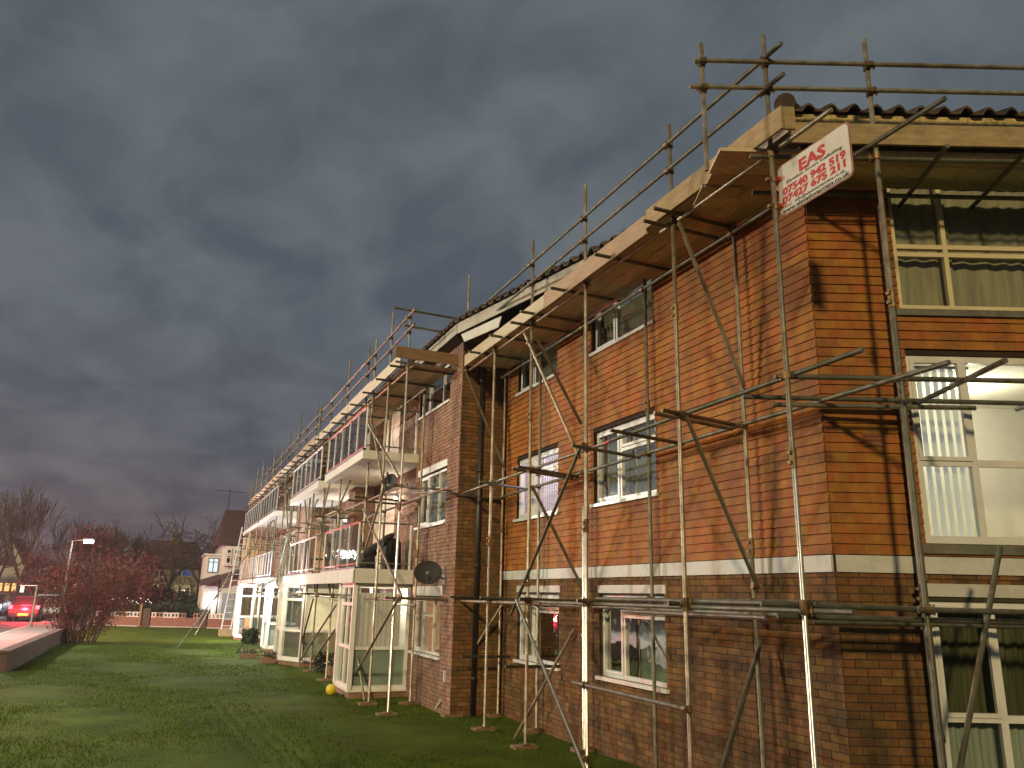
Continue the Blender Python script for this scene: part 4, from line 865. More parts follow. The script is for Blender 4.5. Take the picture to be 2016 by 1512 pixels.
# ------------------------------------------------------------------ glazed porches on the lawn
def porch(pts, y_ref, label, solid_front=None, lit=None, watts=0, frost_low=True, zt=2.28, wallm='dark', extra=None):
    """pts: plan corners from the near building wall round to the far wall; every side is frames and panes"""
    cx = sum(p[0] for p in pts)/len(pts); cy = sum(p[1] for p in pts)/len(pts)
    t = thing('glazed_porch', label, 'porch', (cx, cy, 0))
    mb = MB(); q = [(p[0], p[1], -0.02) for p in pts]; mb.prism(q, (0, 0, 0.14)); obj('plinth', mb, M['brick_c'], t)
    c = np.array((cx, cy, 0)); q = [tuple(np.array((p[0], p[1], 0.12))+0.05*((np.array((p[0], p[1], 0))-c)/np.linalg.norm(np.array((p[0], p[1], 0))-c))) for p in pts]
    mb = MB(); mb.prism(q, (0, 0, 0.05)); obj('sill', mb, M['upvc'], t)
    mb = MB(); mb.prism([(p[0], p[1], zt) for p in pts], (0, 0, 0.08)); obj('roof', mb, M['upvc'], t)
    for i in range(len(pts)-1):
        a = np.array((*pts[i], 0.0)); b = np.array((*pts[i+1], 0.0)); d = b-a; L = np.linalg.norm(d); u = d/L; n = np.array((u[1], -u[0], 0)); n = n if n@((a+b)/2-c) > 0 else -n
        k = 1 if L < 1.3 else 2
        ms = tuple(L*j/k for j in range(1, k))
        w = window(a, u, n, 0.0, L, 0.17, zt, mulls=ms, trans=(0.98,) if i == 0 else (0.98, 1.86), m='upvc', sill=False, inset=0.0, parent=t, fr=0.07)
        if frost_low:
            pb = MB(); pb.frame(a, u, n, 0.05, L-0.05, -0.055, -0.045, 0.24, 0.94); obj('lower_panel', pb, M['frost'] if not solid_front else M[solid_front], w)
    for p in pts[1:-1]: mb = MB(); mb.box(p[0]-.045, p[0]+.045, p[1]-.045, p[1]+.045, 0.17, zt); obj('corner_post', mb, M['upvc'], t)
    mb = MB(); mb.prism([(cx+(p[0]-cx)*0.93, cy+(p[1]-cy)*0.93, 0.13) for p in pts], (0, 0, 0.03)); obj('floor', mb, M['timber'], t)
    mb = MB(); mb.box(5.10, 5.125, min(p[1] for p in pts)+.08, max(p[1] for p in pts)-.08, 0.16, zt-.02); obj('inner_wall', mb, M['room'], t)
    if watts: point('porch_light', (cx+0.2, cy, zt-0.25), watts, lit or (1, .8, .5), 0.08, t)
    return t
porch([(5.0, 17.28), (3.78, 17.28), (3.78, 18.72), (5.13, 18.72)], 17.3, 'white framed glazed porch nearest the camera with curtains and a red cloth inside', None, (1.0, 0.84, 0.68), 70)
M['mid_lit'] = mat('panelled_render', (0.42, 0.38, 0.30), 0.8)
porch([(5.13, 24.7), (3.92, 24.7), (3.45, 25.6), (3.45, 26.6), (5.13, 26.8)], 24.7, 'white glazed porch glowing yellow inside, second from the camera', 'mid_lit', (1.0, 0.80, 0.52), 200)
porch([(5.13, 30.2), (3.60, 30.2), (3.60, 31.6), (5.13, 31.6)], 30.2, 'unlit greenish glazed porch, third from the camera, half hidden by the yellow one', None, (0.9, 0.95, 0.85), 30)
porch([(5.13, 37.0), (3.70, 37.0), (3.20, 37.9), (3.20, 39.2), (5.13, 39.2)], 37.0, 'farthest glazed porch with bright white door frames beside the ladder', None, (1.0, 0.92, 0.8), 260)
curtain((3.85, 17.42, 0), np.array((1.0, 0, 0)), XN, 0.05, 1.0, 0.95, 2.1, 0.08, 'dim_lit', 'beige curtain hanging inside the nearest glazed porch, facing the camera', amp=0.02)
mb = MB(); mb.box(3.95, 4.3, 17.36, 17.40, 0.25, 0.93); tag(obj('red_cloth', mb, M['redcloth']), 'dark red cloth behind the lower pane of the nearest glazed porch', 'cloth')
# yellow blind in the lit porch, door in the farthest one
t = thing('roller_blind', 'yellow lit roller blind pulled half down inside the second glazed porch', 'blind', (4.5, 24.78, 1.0))
mb = MB(); mb.box(4.0, 5.05, 24.79, 24.80, 1.0, 2.2); obj('cloth', mb, mat('blind_cloth', (0.6, 0.5, 0.32), 0.8, emis=(1.0, 0.76, 0.44), estr=0.7), t); mb = MB(); mb.tube((4.0, 24.79, 2.22), (5.05, 24.79, 2.22), 0.03); obj('roller', mb, M['white'], t)
mb = MB(); mb.box(3.45, 3.95, 37.12, 37.16, 0.2, 1.0); mb.box(3.5, 3.9, 37.11, 37.12, 0.3, 0.9); tag(obj('wooden_cabinet', mb, M['door_wood']), 'orange brown cabinet seen through the farthest glazed porch door', 'cabinet')

# wall lamps that are lit in the photograph
def wall_lamp(loc, watts, label, col=(0.92, 0.96, 1.0), r=0.05, glow='head'):
    t = thing('wall_lamp', label, 'lamp', loc); x, y, z = loc
    mb = MB(); mb.box(x+0.02, x+0.08, y-0.05, y+0.05, z-0.08, z+0.1); obj('housing', mb, M['pipe_black'], t)
    mb = MB(); mb.lathe((x-0.03, y, z-0.05), [(0.001, 0), (r, 0.015), (r*1.1, 0.06), (r*0.6, 0.1), (0.001, 0.105)], 10); obj('lens', mb, M[glow], t, smooth=True)
    point('lamp_light', (x-0.10, y-0.10, z-0.02), watts, col, 0.05, t); return t
wall_lamp((3.62, 30.0, 2.32), 700, 'bright white floodlight on the canopy between the third and fourth glazed porches')
wall_lamp((3.1, 36.9, 2.05), 420, 'white lamp above the door of the farthest glazed porch')
wall_lamp((3.66, 24.4, 2.26), 70, 'small white lamp on the canopy above the yellow lit porch', (1, 0.9, 0.75), 0.035)

for y, z, w, lab in ((19.25, 4.35, 22, 'small lamp on the wall of the nearest first floor balcony'), (25.3, 4.3, 40, 'bright lamp on the wall of the second first floor balcony'), (27.9, 3.3, 30, 'low lamp by the brick stair block on the first floor'), (35.0, 4.3, 40, 'lamp on the wall of the third first floor balcony')):
    wall_lamp((5.08, y, z), w, lab, (1, .86, .66), 0.045, 'warmlit2')
# ------------------------------------------------------------------ things on and by the balconies
def parasol():
    t = thing('folded_parasol', 'folded black parasol leaning across the nearest first floor balcony', 'parasol', (4.0, 17.4, 2.87))
    a = np.array((3.98, 17.42, 2.84)); b = np.array((4.72, 18.05, 3.40)); d = (b-a); mb = MB()
    for i, (r, r2) in enumerate(((0.05, 0.13), (0.13, 0.12), (0.12, 0.09), (0.09, 0.10), (0.10, 0.05))): mb.tube(a+d*i/5, a+d*(i+1)/5+d*0.001, r, r2, n=9)
    obj('cover', mb, M['blackcloth'], t, smooth=True); mb = MB(); mb.tube(a-d*0.28, b+d*0.1, 0.02); obj('pole', mb, M['pipe_grey'], t)
parasol()
def covered(name, cat, label, x, y, z, w, d, h, m):
    mb = MB(); n = 10; rings = []
    for j, (k, zz) in enumerate(((1.0, 0), (0.97, 0.45), (0.9, 0.85), (0.6, 0.98), (0.05, 1.0))):
        for i in range(n):
            a = 2*PI*i/n; r = 1+0.07*math.sin(5*a+j); mb.v.append((x+w/2*k*r*math.copysign(abs(math.cos(a))**0.6, math.cos(a)), y+d/2*k*r*math.copysign(abs(math.sin(a))**0.6, math.sin(a)), z+h*zz))
    for j in range(4):
        for i in range(n): mb.f.append((j*n+i, j*n+(i+1) % n, (j+1)*n+(i+1) % n, (j+1)*n+i))
    mb.f.append(tuple(range(4*n, 5*n))); return tag(obj(name, mb, M[m], None, smooth=True), label, cat)
covered('covered_barbecue', 'barbecue', 'black covered barbecue by the wall on the nearest first floor balcony', 4.72, 18.0, 2.6, 0.4, 0.5, 0.72, 'blackcloth')
covered('garden_sack', 'sack', 'black sack on the near front corner of the first floor balcony', 4.05, 17.55, 2.6, 0.35, 0.4, 0.36, 'blackcloth')
covered('covered_table', 'table', 'grey green covered table behind the glass of the near first floor balcony', 4.15, 19.5, 2.6, 0.6, 0.9, 0.5, 'greencloth')
def garden_chair(x, y, z, lab, m='pipe_grey', rz=0):
    t = thing('garden_chair', lab, 'chair', (x, y, z), 'chairs on the balconies')
    mb = MB(); mb.box(x-.24, x+.24, y-.24, y+.24, z+.40, z+.44); obj('seat', mb, M[m], t)
    mb = MB(); mb.box(x+.20, x+.24, y-.24, y+.24, z+.44, z+.92); obj('backrest', mb, M[m], t)
    for a in (-.21, .21):
        for b in (-.21, .21): mb = MB(); mb.tube((x+a, y+b, z), (x+a, y+b, z+.40), .015, n=6); obj('leg', mb, M['pipe_grey'], t)
garden_chair(4.3, 20.6, 2.6, 'dark chair behind the green covered table on the near first floor balcony', 'blackcloth'); garden_chair(4.2, 24.2, 2.6, 'dark chair on the second first floor balcony', 'blackcloth'); garden_chair(4.2, 19.9, 5.15, 'grey chair behind the glass of the nearest top floor balcony')
def satellite_dish(c, nrm, r, label, wx):
    t = thing('satellite_dish', label, 'satellite dish', c); c = np.array(c); n = np.array(nrm, float); n /= np.linalg.norm(n)
    a = np.cross(n, (0, 0, 1.0)); a /= np.linalg.norm(a); b = np.cross(a, n); mb = MB(); k = 20
    for j, q in enumerate((0.0, 0.35, 0.7, 1.0)):
        for i in range(k):
            th = 2*PI*i/k; mb.v.append(tuple(c+r*q*(math.cos(th)*a+0.86*math.sin(th)*b)+n*(0.16*r*1.2*(q*q))))
    for j in range(3):
        for i in range(k): mb.f.append((j*k+i, j*k+(i+1) % k, (j+1)*k+(i+1) % k, (j+1)*k+i))
    obj('dish', mb, M['dish'], t, smooth=True)
    mb = MB(); f = c+n*r*0.95-b*r*0.25; mb.tube(c-b*r*0.8+n*0.05, f, 0.012, n=6); mb.tube(f, f-n*0.07, 0.03, n=8); obj('feed_arm', mb, M['pipe_grey'], t)
    mb = MB(); mb.tube(c-n*0.02, (wx, c[1]+0.05, c[2]-0.1), 0.018, n=6); mb.box(wx-0.01, wx+0.02, c[1]-0.02, c[1]+0.12, c[2]-0.2, c[2]); obj('wall_bracket', mb, M['pipe_grey'], t)
satellite_dish((4.66, 15.0, 2.49), (-0.35, -0.9, 0.25), 0.27, 'large dark satellite dish over the orange lit ground floor window', 5.0)
satellite_dish((4.55, 17.85, 4.55), (-0.75, -0.35, 0.2), 0.25, 'dark satellite dish under the nearest top floor balcony', 5.13)

# ------------------------------------------------------------------ garden odds and ends
mb = MB(); mb.lathe((3.55, 17.9, 0.0), [(0.001, 0.0), (0.06, 0.004), (0.098, 0.05), (0.112, 0.11), (0.098, 0.17), (0.06, 0.215), (0.001, 0.224)], 16)
tag(obj('yellow_ball', mb, M['yellow'], None, smooth=True), 'yellow ball lying on the grass at the corner of the nearest porch', 'ball')
def planter(x, y, w, d, h, label, m='pot', fl=0.10):
    t = thing('planter', label, 'planter', (x, y, 0), 'planters on the lawn by the porches')
    mb = MB(); b = [(x-w*.42, y-d*.42, 0), (x+w*.42, y-d*.42, 0), (x+w*.42, y+d*.42, 0), (x-w*.42, y+d*.42, 0)]; u = [(x-w/2, y-d/2, h), (x+w/2, y-d/2, h), (x+w/2, y+d/2, h), (x-w/2, y+d/2, h)]
    mb.add(b+u, [(0, 1, 2, 3), (4, 5, 6, 7), (0, 1, 5, 4), (1, 2, 6, 5), (2, 3, 7, 6), (3, 0, 4, 7)]); obj('box', mb, M[m], t)
    leafy(t, 'foliage', x, y, h, w*.6, d*.6, fl, 160, 0.035, 'leaf'); leafy(t, 'flowers', x, y, h+fl*.5, w*.6, d*.6, fl*.6, 50, 0.03, 'flower')['kind'] = 'stuff'
def leafy(parent, name, x, y, z, rx, ry, rz, n, s, m):
    v = []; f = []
    for i in range(n):
        a = random.random()*2*PI; ph = random.random(); r = random.random()**0.5
        c = np.array((x+rx*r*math.cos(a), y+ry*r*math.sin(a), z+rz*ph)); e = np.random.default_rng(i).normal(size=(3, 3))*s; e = rng.normal(size=(3, 3))*s
        k = len(v); v += [tuple(c+e[0]), tuple(c+e[1]), tuple(c+e[2])]; f.append((k, k+1, k+2))
    mb = MB(); mb.v = v; mb.f = f; return obj(name, mb, M[m], parent)
planter(2.78, 27.8, 0.5, 0.3, 0.16, 'low stone planter standing alone on the lawn in front of the porches')
planter(3.18, 25.9, 0.45, 0.4, 0.2, 'planter with pale flowers at the foot of the yellow lit porch')
planter(4.5, 23.6, 0.7, 0.35, 0.25, 'flower trough against the yellow lit porch, behind the scaffold braces'); planter(4.55, 21.9, 0.7, 0.35, 0.25, 'flower trough beside the nearest porch')
def shrub(x, y, r, h, label, m='leaf', n=900, s=0.05, name='shrub'):
    t = thing(name, label, 'shrub', (x, y, 0)); leafy(t, 'foliage', x, y, 0.05, r, r, h, n, s, m)
    mb = MB()
    for i in range(5): a = random.random()*6; mb.tube((x, y, 0), (x+r*.6*math.cos(a), y+r*.6*math.sin(a), h*.8), 0.02, 0.008, n=5)
    obj('stem', mb, M['bark'], t); return t
shrub(3.55, 35.4, 0.3, 0.5, 'round dark green shrub between the third and farthest porches')
shrub(4.3, 22.6, 0.3, 0.45, 'low green plant beside the flower troughs', n=350)
def ladder():
    t = thing('ladder', 'aluminium ladder standing on a block and leaning on the far end scaffold', 'ladder', (3.0, 41.2, 0.1))
    a = np.array((2.80, 41.2, 0.28)); b = np.array((3.42, 43.2, 5.2)); w = np.array((0.42, -0.1, 0))
    for o in (0, 1): mb = MB(); mb.tube(a+w*o, b+w*o, 0.035, n=6); obj('rail', mb, M['alu'], t)
    for i in range(16): p = a+(b-a)*(i+0.6)/16.5; mb = MB(); mb.tube(p, p+w, 0.022, n=6); obj('rung', mb, M['alu'], t)
ladder()
mb = MB(); mb.box(2.72, 3.3, 40.9, 41.5, 0, 0.26); mb.box(2.70, 3.32, 40.88, 41.52, 0.26, 0.30); tag(obj('timber_block', mb, M['ply_ochre']), 'pale block on the grass under the foot of the ladder', 'block')

# low front wall, garden wall at the back
def low_wall():
    t = thing('low_brick_wall', 'low dark brick wall between the pavement and the lawn, ending left of the shrub', 'wall', (-3.42, 30, 0))
    DB = mat('old_dark_brick', (0.085, 0.05, 0.035), 0.95, var=0.3, scale=8, stain=(0.03, 0.03, 0.02), bump=0.4)
    mb = MB(); mb.box(-3.50, -3.30, 24.0, 37.6, -0.1, 0.46); obj('wall', mb, DB, t)
    for j in range(16):
        mb = MB(); mb.box(-3.54, -3.26, 23.95+j*0.86, 23.95+j*0.86+0.845, 0.462, 0.53); obj('coping_stone', mb, DB, t)
    key = 'brick'; L0 = []
    mb = MB()
    for j in range(6):
        for i in range(60):
            y = 24.0+i*0.225-(0.1125 if j % 2 else 0); y0, y1 = max(y+0.005, 24.0), min(y+0.22, 37.6)
            if y1-y0 > 0.03: pr = 0.008+random.uniform(-.002, .003); mb.box(-3.30, -3.30+pr, y0, y1, j*0.075+0.005, j*0.075+0.07)
        mb.box(-3.49, -3.31, 23.99, 24.0, j*0.075+0.005, j*0.075+0.07)
    o = obj('brickwork', mb, DB, t); o['kind'] = 'stuff'
low_wall()
def garden_wall():
    a = np.array((-3.5, 52.4, 0.0)); b = np.array((3.9, 48.55, 0.0)); d = b-a; L = np.linalg.norm(d); u = d/L; n = np.array((u[1], -u[0], 0))
    if n[1] > 0: n = -n
    t = thing('garden_wall', 'low red brick garden wall with pale pierced top blocks across the far end of the lawn', 'wall', (a+b)/2)
    mb = MB(); mb.frame(a, u, n, 0, L, -0.22, 0, -0.1, 0.52); obj('wall', mb, mat('far_brick', (0.17, 0.075, 0.05), 0.9, var=0.3, scale=6, stretch=(1, 1, 3)), t)
    mb = MB(); mb.frame(a, u, n, 0, L, -0.21, 0.03, 0.0, 0.06); obj('footing', mb, M['kerb'], t)
    s = 0.3
    while s < L-0.5:
        mb = MB(); w = 0.42
        mb.frame(a, u, n, s, s+w, -0.16, -0.02, 0.52, 0.57); mb.frame(a, u, n, s, s+w, -0.16, -0.02, 0.74, 0.79); mb.frame(a, u, n, s, s+0.05, -0.16, -0.02, 0.57, 0.74); mb.frame(a, u, n, s+w-0.05, s+w, -0.16, -0.02, 0.57, 0.74); mb.frame(a, u, n, s+w/2-.03, s+w/2+.03, -0.15, -0.03, 0.57, 0.74)
        obj('pierced_block', mb, M['render'] if random.random() < 0.6 else M['brick_c'], t); s += w+(0.02 if random.random() < .7 else 0.45)
    for s in (3.1, 6.4): mb = MB(); mb.frame(a, u, n, s, s+0.42, -0.3, 0.08, -0.1, 1.0); obj('pier', mb, M['bark'], t)
    mb = MB(); q = a+u*2.95+n*0.1; mb.box(q[0]-.06, q[0]+.06, q[1]-.06, q[1]+.06, 0, 1.25); obj('timber_post', mb, M['timber'], t)
garden_wall()

# ------------------------------------------------------------------ trees and hedges
def limbs(mb, p, d, L, r, depth, spread=0.5, up=0.12, droop=0.0, kids=(2, 3), rmin=0.012, nseg=3):
    p = np.array(p, float); d = np.array(d, float); d /= np.linalg.norm(d)
    for k in range(nseg):
        d2 = d+rng.normal(size=3)*0.10+np.array((0, 0, up-droop)); d2 /= np.linalg.norm(d2); q = p+d2*L/nseg; r2 = max(r*0.86, rmin)
        mb.tube(p, q, r, r2, n=6 if r > 0.06 else 3, cap=False); p, d, r = q, d2, r2
        if depth > 0 and k > 0:
            for _ in range(random.randint(*kids) - (1 if k < nseg-1 else 0)):
                e = d+rng.normal(size=3)*spread; limbs(mb, p, e, L*random.uniform(0.6, 0.85), r*0.62, depth-1, spread, up, droop, kids, rmin, nseg)
def bare_tree(x, y, h, label, depth=4, spread=0.42, up=0.10, droop=0.0, trunk=0.28, group=None, lean=0.0, rmin=0.02):
    t = thing('bare_tree', label, 'tree', (x, y, 0), group)
    mb = MB(); mb.tube((x, y, -0.1), (x+lean*.3, y, h*0.22), trunk, trunk*0.8, n=8, cap=False); obj('trunk', mb, M['bark'], t)
    cr = MB(); n = 4
    for i in range(n):
        a = 2*PI*i/n+random.random(); limbs(cr, (x+lean*.3, y, h*0.2), (0.45*math.cos(a), 0.45*math.sin(a), 1.0), h*0.30, trunk*0.55, depth-1, spread, up, droop, (2, 3), rmin)
    obj('crown', cr, M['twig'], t); return t
def leafy_tree(x, y, h, r, label, m='leaf', n=5000, s=0.12, base=0.2, name='evergreen_tree', clumps=26, cat='tree'):
    t = thing(name, label, cat, (x, y, 0))
    mb = MB(); mb.tube((x, y, -0.1), (x, y, h*0.7), r*0.09+.05, 0.04, n=7)
    for i in range(7): a = i*0.9; mb.tube((x, y, h*(0.2+0.07*i)), (x+r*.6*math.cos(a), y+r*.6*math.sin(a), h*(0.35+0.08*i)), 0.06, 0.02, n=5)
    obj('trunk', mb, M['bark'], t)
    v = []; per = n//clumps
    for c in range(clumps):
        q = random.random(); zz = h*(base+(0.95-base)*q); rr = r*math.sin(PI*min(0.98, 0.15+0.8*q))**0.6*random.uniform(0.5, 0.95); a = random.random()*2*PI
        cc = np.array((x+rr*math.cos(a), y+rr*math.sin(a), zz)); sz = r*random.uniform(0.22, 0.42)
        P = cc+rng.normal(size=(per, 3))*np.array((sz, sz, sz*0.75))*0.55
        E = rng.normal(size=(per, 3, 3))*s*0.55; T = P[:, None, :]+E; v.append(T.reshape(-1, 3))
    v = np.concatenate(v); o_ = np.array(origin(t)); f = np.arange(len(v)).reshape(-1, 3)
    o = bpy.data.objects.new('crown', mesh_from('crown', v-o_, f, M[m])); COL.objects.link(o); o.parent = t; return t
# twiggy shrub at the end of the low wall: many upright stems that open into a wide head
def stem_shrub():
    t = thing('twiggy_shrub', 'tall twiggy shrub, red light painted into its leaves, at the end of the low wall on the lawn edge', 'shrub', (-2.75, 36.6, 0))
    mb = MB()
    for i in range(46):
        a = random.random()*2*PI; r0 = 0.75*random.random()**0.5; b = np.array((-2.75+r0*math.cos(a), 36.6+0.9*r0*math.sin(a), 0)); limbs(mb, b, (0.28*math.cos(a)*r0*1.5+0.05, 0.2*math.sin(a), 1.0), 1.5, 0.028, 2, 0.35, 0.06, 0, (1, 2), 0.008)
    obj('stems', mb, M['twig'], t)
    v = []
    for c in range(130):
        q = random.random(); zz = 0.25+2.6*q**0.8; rr = (0.55+1.5*min(q*1.5, 1.0))*(1.15-0.35*q)*random.random()**0.5; a = random.random()*2*PI
        cc = np.array((-2.75+0.45*q+rr*1.15*math.cos(a), 36.6+rr*0.8*math.sin(a), zz)); sz = random.uniform(0.16, 0.36)
        P = cc+rng.normal(size=(110, 3))*sz*0.7; v.append((P[:, None, :]+rng.normal(size=(110, 3, 3))*0.030).reshape(-1, 3))
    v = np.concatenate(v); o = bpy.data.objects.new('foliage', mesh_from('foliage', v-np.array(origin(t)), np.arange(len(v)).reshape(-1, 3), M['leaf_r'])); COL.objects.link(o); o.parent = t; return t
stem_shrub()
leafy_tree(-6.4, 72, 6.1, 3.2, 'dense rounded tree with red glow painted into its leaves, by the pavement behind the parked cars', 'leaf_r', n=9000, s=0.16)
leafy_tree(-2.6, 66, 4.3, 2.9, 'broad dark tree with red glow painted into its leaves, behind the garden wall', 'leaf_r', n=11000, s=0.16, clumps=34)
leafy_tree(0.9, 70, 1.9, 2.0, 'lower dark bush in front of the brown semi-detached houses', n=7000, s=0.16, base=0.05)
for i, (x, y, h, lab) in enumerate(((-14.8, 92, 9.6, 'bare tree behind the white gabled house at the left edge'), (-12.2, 88, 11.2, 'tallest bare tree with a straight leader, left of the lit street lamp'), (-9.0, 94, 9.0, 'bare tree right of the tallest one, over the parked cars'), (-5.6, 96, 8.4, 'bare tree behind the lit street lamp'), (-2.6, 100, 7.6, 'small bare tree left of the brown roof'))):
    bare_tree(x, y, h, lab, depth=4, spread=0.34, up=0.22, group='bare trees beyond the road', rmin=0.03)
bare_tree(-6.8, -8.6, 10.5, 'bare street tree on the verge behind the viewpoint, throwing twig shadows on the flats', depth=4, spread=0.42, up=0.12)
for x, y, h, lab in ((0.8, 108, 11.8, 'drooping bare tree above the left part of the brown roof'), (4.4, 112, 13.2, 'tall drooping bare tree above the right part of the brown roof')):
    bare_tree(x, y, h, lab, depth=4, spread=0.55, up=0.0, droop=0.10, group='weeping trees behind the houses', rmin=0.035)
hb = MB()
def hedge(x0, x1, y0, y1, h, label, m='leaf', n=9000, s=0.1):
    P = rng.random((n, 3))*np.array((x1-x0, y1-y0, h))+np.array((x0, y0, 0)); P[:, 2] *= 0.85+0.15*np.sin(P[:, 0]*2.3)*np.cos(P[:, 1]*1.9); T = P[:, None, :]+rng.normal(size=(n, 3, 3))*s*0.6; v = T.reshape(-1, 3)
    c = np.array(((x0+x1)/2, (y0+y1)/2, 0)); o = bpy.data.objects.new('hedge', mesh_from('hedge', v-c, np.arange(len(v)).reshape(-1, 3), M[m])); COL.objects.link(o); o.location = c; tag(o, label, 'hedge'); return o
hedge(-3.2, 2.3, 55.2, 56.4, 1.35, 'dark clipped hedge behind the pierced brick garden wall')

# ------------------------------------------------------------------ houses in the background
def far_window(t, x0, x1, y, z0, z1, lit=None, bars=2, m='render'):
    mb = MB(); f = 0.07
    mb.box(x0, x1, y-0.06, y, z0, z0+f); mb.box(x0, x1, y-0.06, y, z1-f, z1); mb.box(x0, x0+f, y-0.06, y, z0+f, z1-f); mb.box(x1-f, x1, y-0.06, y, z0+f, z1-f)
    for i in range(1, bars): xx = x0+(x1-x0)*i/bars; mb.box(xx-f/2, xx+f/2, y-0.055, y-0.002, z0+f, z1-f)
    mb.box(x0+f, x1-f, y-0.05, y-0.004, z0+(z1-z0)*0.68, z0+(z1-z0)*0.68+0.05)
    w = obj('window', mb, M[m], t); pb = MB(); pb.poly([(x0, y-0.02, z0), (x1, y-0.02, z0), (x1, y-0.02, z1), (x0, y-0.02, z1)]); obj('pane', pb, lit or M['carglass'], w); return w
def house_semi():
    x0, x1, y = -3.4, 5.6, 125.0; t = thing('semi_detached_house', 'brown semi-detached houses under one dark hipped roof beyond the lawn', 'house', ((x0+x1)/2, y, 0))
    mb = MB(); mb.box(x0, x1, y, y+8, -0.2, 5.1); obj('wall', mb, M['render_d'], t)
    mb = MB(); e = 0.5; A = [(x0-e, y-e, 5.0), (x1+e, y-e, 5.0), (x1+e, y+8+e, 5.0), (x0-e, y+8+e, 5.0)]; r0 = (x0+1.2, y+4, 8.9); r1 = (x1-1.6, y+4, 8.9)
    mb.poly([A[0], A[1], r1, r0]); mb.poly([A[2], A[3], r0, r1]); mb.poly([A[3], A[0], r0]); mb.poly([A[1], A[2], r1]); rf = obj('roof', mb, M['redroof'], t)
    mb = MB(); mb.box(0.6, 1.4, y+3.6, y+4.4, 8.2, 9.9); mb.tube((0.8, y+4, 9.9), (0.8, y+4, 10.2), 0.12); mb.tube((1.2, y+4, 9.9), (1.2, y+4, 10.2), 0.12); obj('chimney', mb, M['brick'], rf)
    blue = emit_mat('blue_tv_glow', (0.12, 0.2, 0.8), 0.25)
    far_window(t, -2.1, 0.2, y-0.02, 3.7, 4.85, None, 3, 'white'); far_window(t, 1.2, 2.4, y-0.02, 3.8, 4.8, None, 2, 'render'); far_window(t, 2.4, 3.6, y-0.02, 3.8, 4.8, blue, 1, 'render')
    for xa, xb in ((-2.4, 0.6), (1.6, 4.2)):
        mb = MB(); mb.prism([(xa, y, 0), (xa+.5, y-.8, 0), (xb-.5, y-.8, 0), (xb, y, 0)], (0, 0, 0.9)); mb.prism([(xa, y, 2.3), (xa+.5, y-.8, 2.3), (xb-.5, y-.8, 2.3), (xb, y, 2.3)], (0, 0, 0.35)); b = obj('bay', mb, M['render'], t)
        far_window(t, xa+.5, xb-.5, y-.78, 0.9, 2.3, None, 3, 'white')
    mb = MB(); mb.lathe((2.9, y-0.3, 1.95), [(0.001, 0), (0.12, 0.05), (0.12, 0.2), (0.001, 0.26)], 8); obj('porch_lamp', mb, M['warmlit2'], t, smooth=True); point('lamp_light', (2.9, y-0.8, 2.0), 120, (1, .8, .5), 0.1, t)
house_semi()
def house_right():
    y = 56.0; t = thing('bay_fronted_house', 'white rendered house with a lit upstairs bay window past the end of the flats', 'house', (4.2, y, 0))
    mb = MB(); mb.box(3.35, 9.0, y, y+8, -0.2, 5.0); obj('wall', mb, M['render'], t)
    mb = MB(); mb.poly([(3.0, y-.4, 4.95), (9.3, y-.4, 4.95), (8.2, y+4, 7.6), (3.5, y+4, 7.6)]); mb.poly([(3.0, y-.4, 4.95), (3.5, y+4, 7.6), (3.0, y+8.4, 4.95)]); mb.poly([(3.0, y-.4, 4.94), (9.3, y-.4, 4.94), (9.3, y+0.1, 4.94), (3.0, y+0.1, 4.94)]); obj('roof', mb, M['redroof'], t)
    mb = MB(); mb.box(2.40, 3.35, y+.4, y+5, -0.2, 4.25); mb.box(2.3, 3.36, y+.28, y+5.1, 4.25, 4.35); obj('side_bay', mb, M['render'], t)
    cool = emit_mat('cool_lit_blind', (0.80, 0.95, 1.0), 1.1)
    far_window(t, 2.58, 3.25, y+.38, 3.15, 4.1, cool, 2, 'pipe_grey')
    mb = MB(); mb.prism([(3.45, y-.5, 0.0), (4.5, y-.5, 0.0), (4.5, y, 0.0), (3.45, y, 0.0)], (0, 0, 2.2)); mb.box(3.5, 4.45, y-.42, y, 3.6, 4.85); obj('front_bay', mb, M['render'], t)
    for a in (3.58, 4.05): far_window(t, a, a+.34, y-.44, 4.35, 4.7, None, 1, 'white'); far_window(t, a, a+.34, y-.44, 3.72, 4.28, None, 1, 'white')
    mb = MB(); mb.prism([(2.2, y-.95, 2.28), (5.0, y-.95, 3.25), (5.0, y+.2, 3.55), (2.2, y+.2, 2.6)], (0, 0, 0.09)); obj('lean_to_roof', mb, M['redroof'], t)
    mb = MB(); mb.box(2.45, 3.4, y-.05, y+.35, 0, 2.3); obj('garage_front', mb, M['render'], t)
    mb = MB(); mb.tube((3.38, y-.12, 0), (3.38, y-.12, 3.0), 0.05); obj('drainpipe', mb, M['pipe_black'], t)
    mb = MB(); mb.box(3.62, 4.35, y-.54, y-.5, 0.3, 1.9); obj('door', mb, mat('blue_grey_door', (0.25, 0.3, 0.36), 0.5), t)
    mb = MB(); mb.lathe((3.2, y-.18, 1.22), [(0.001, 0), (0.07, 0.03), (0.07, 0.11), (0.001, 0.14)], 8); obj('lamp', mb, M['head'], t, smooth=True); point('lamp_light', (3.15, y-.5, 1.4), 55, (.9, .95, 1), 0.1, t)
house_right()
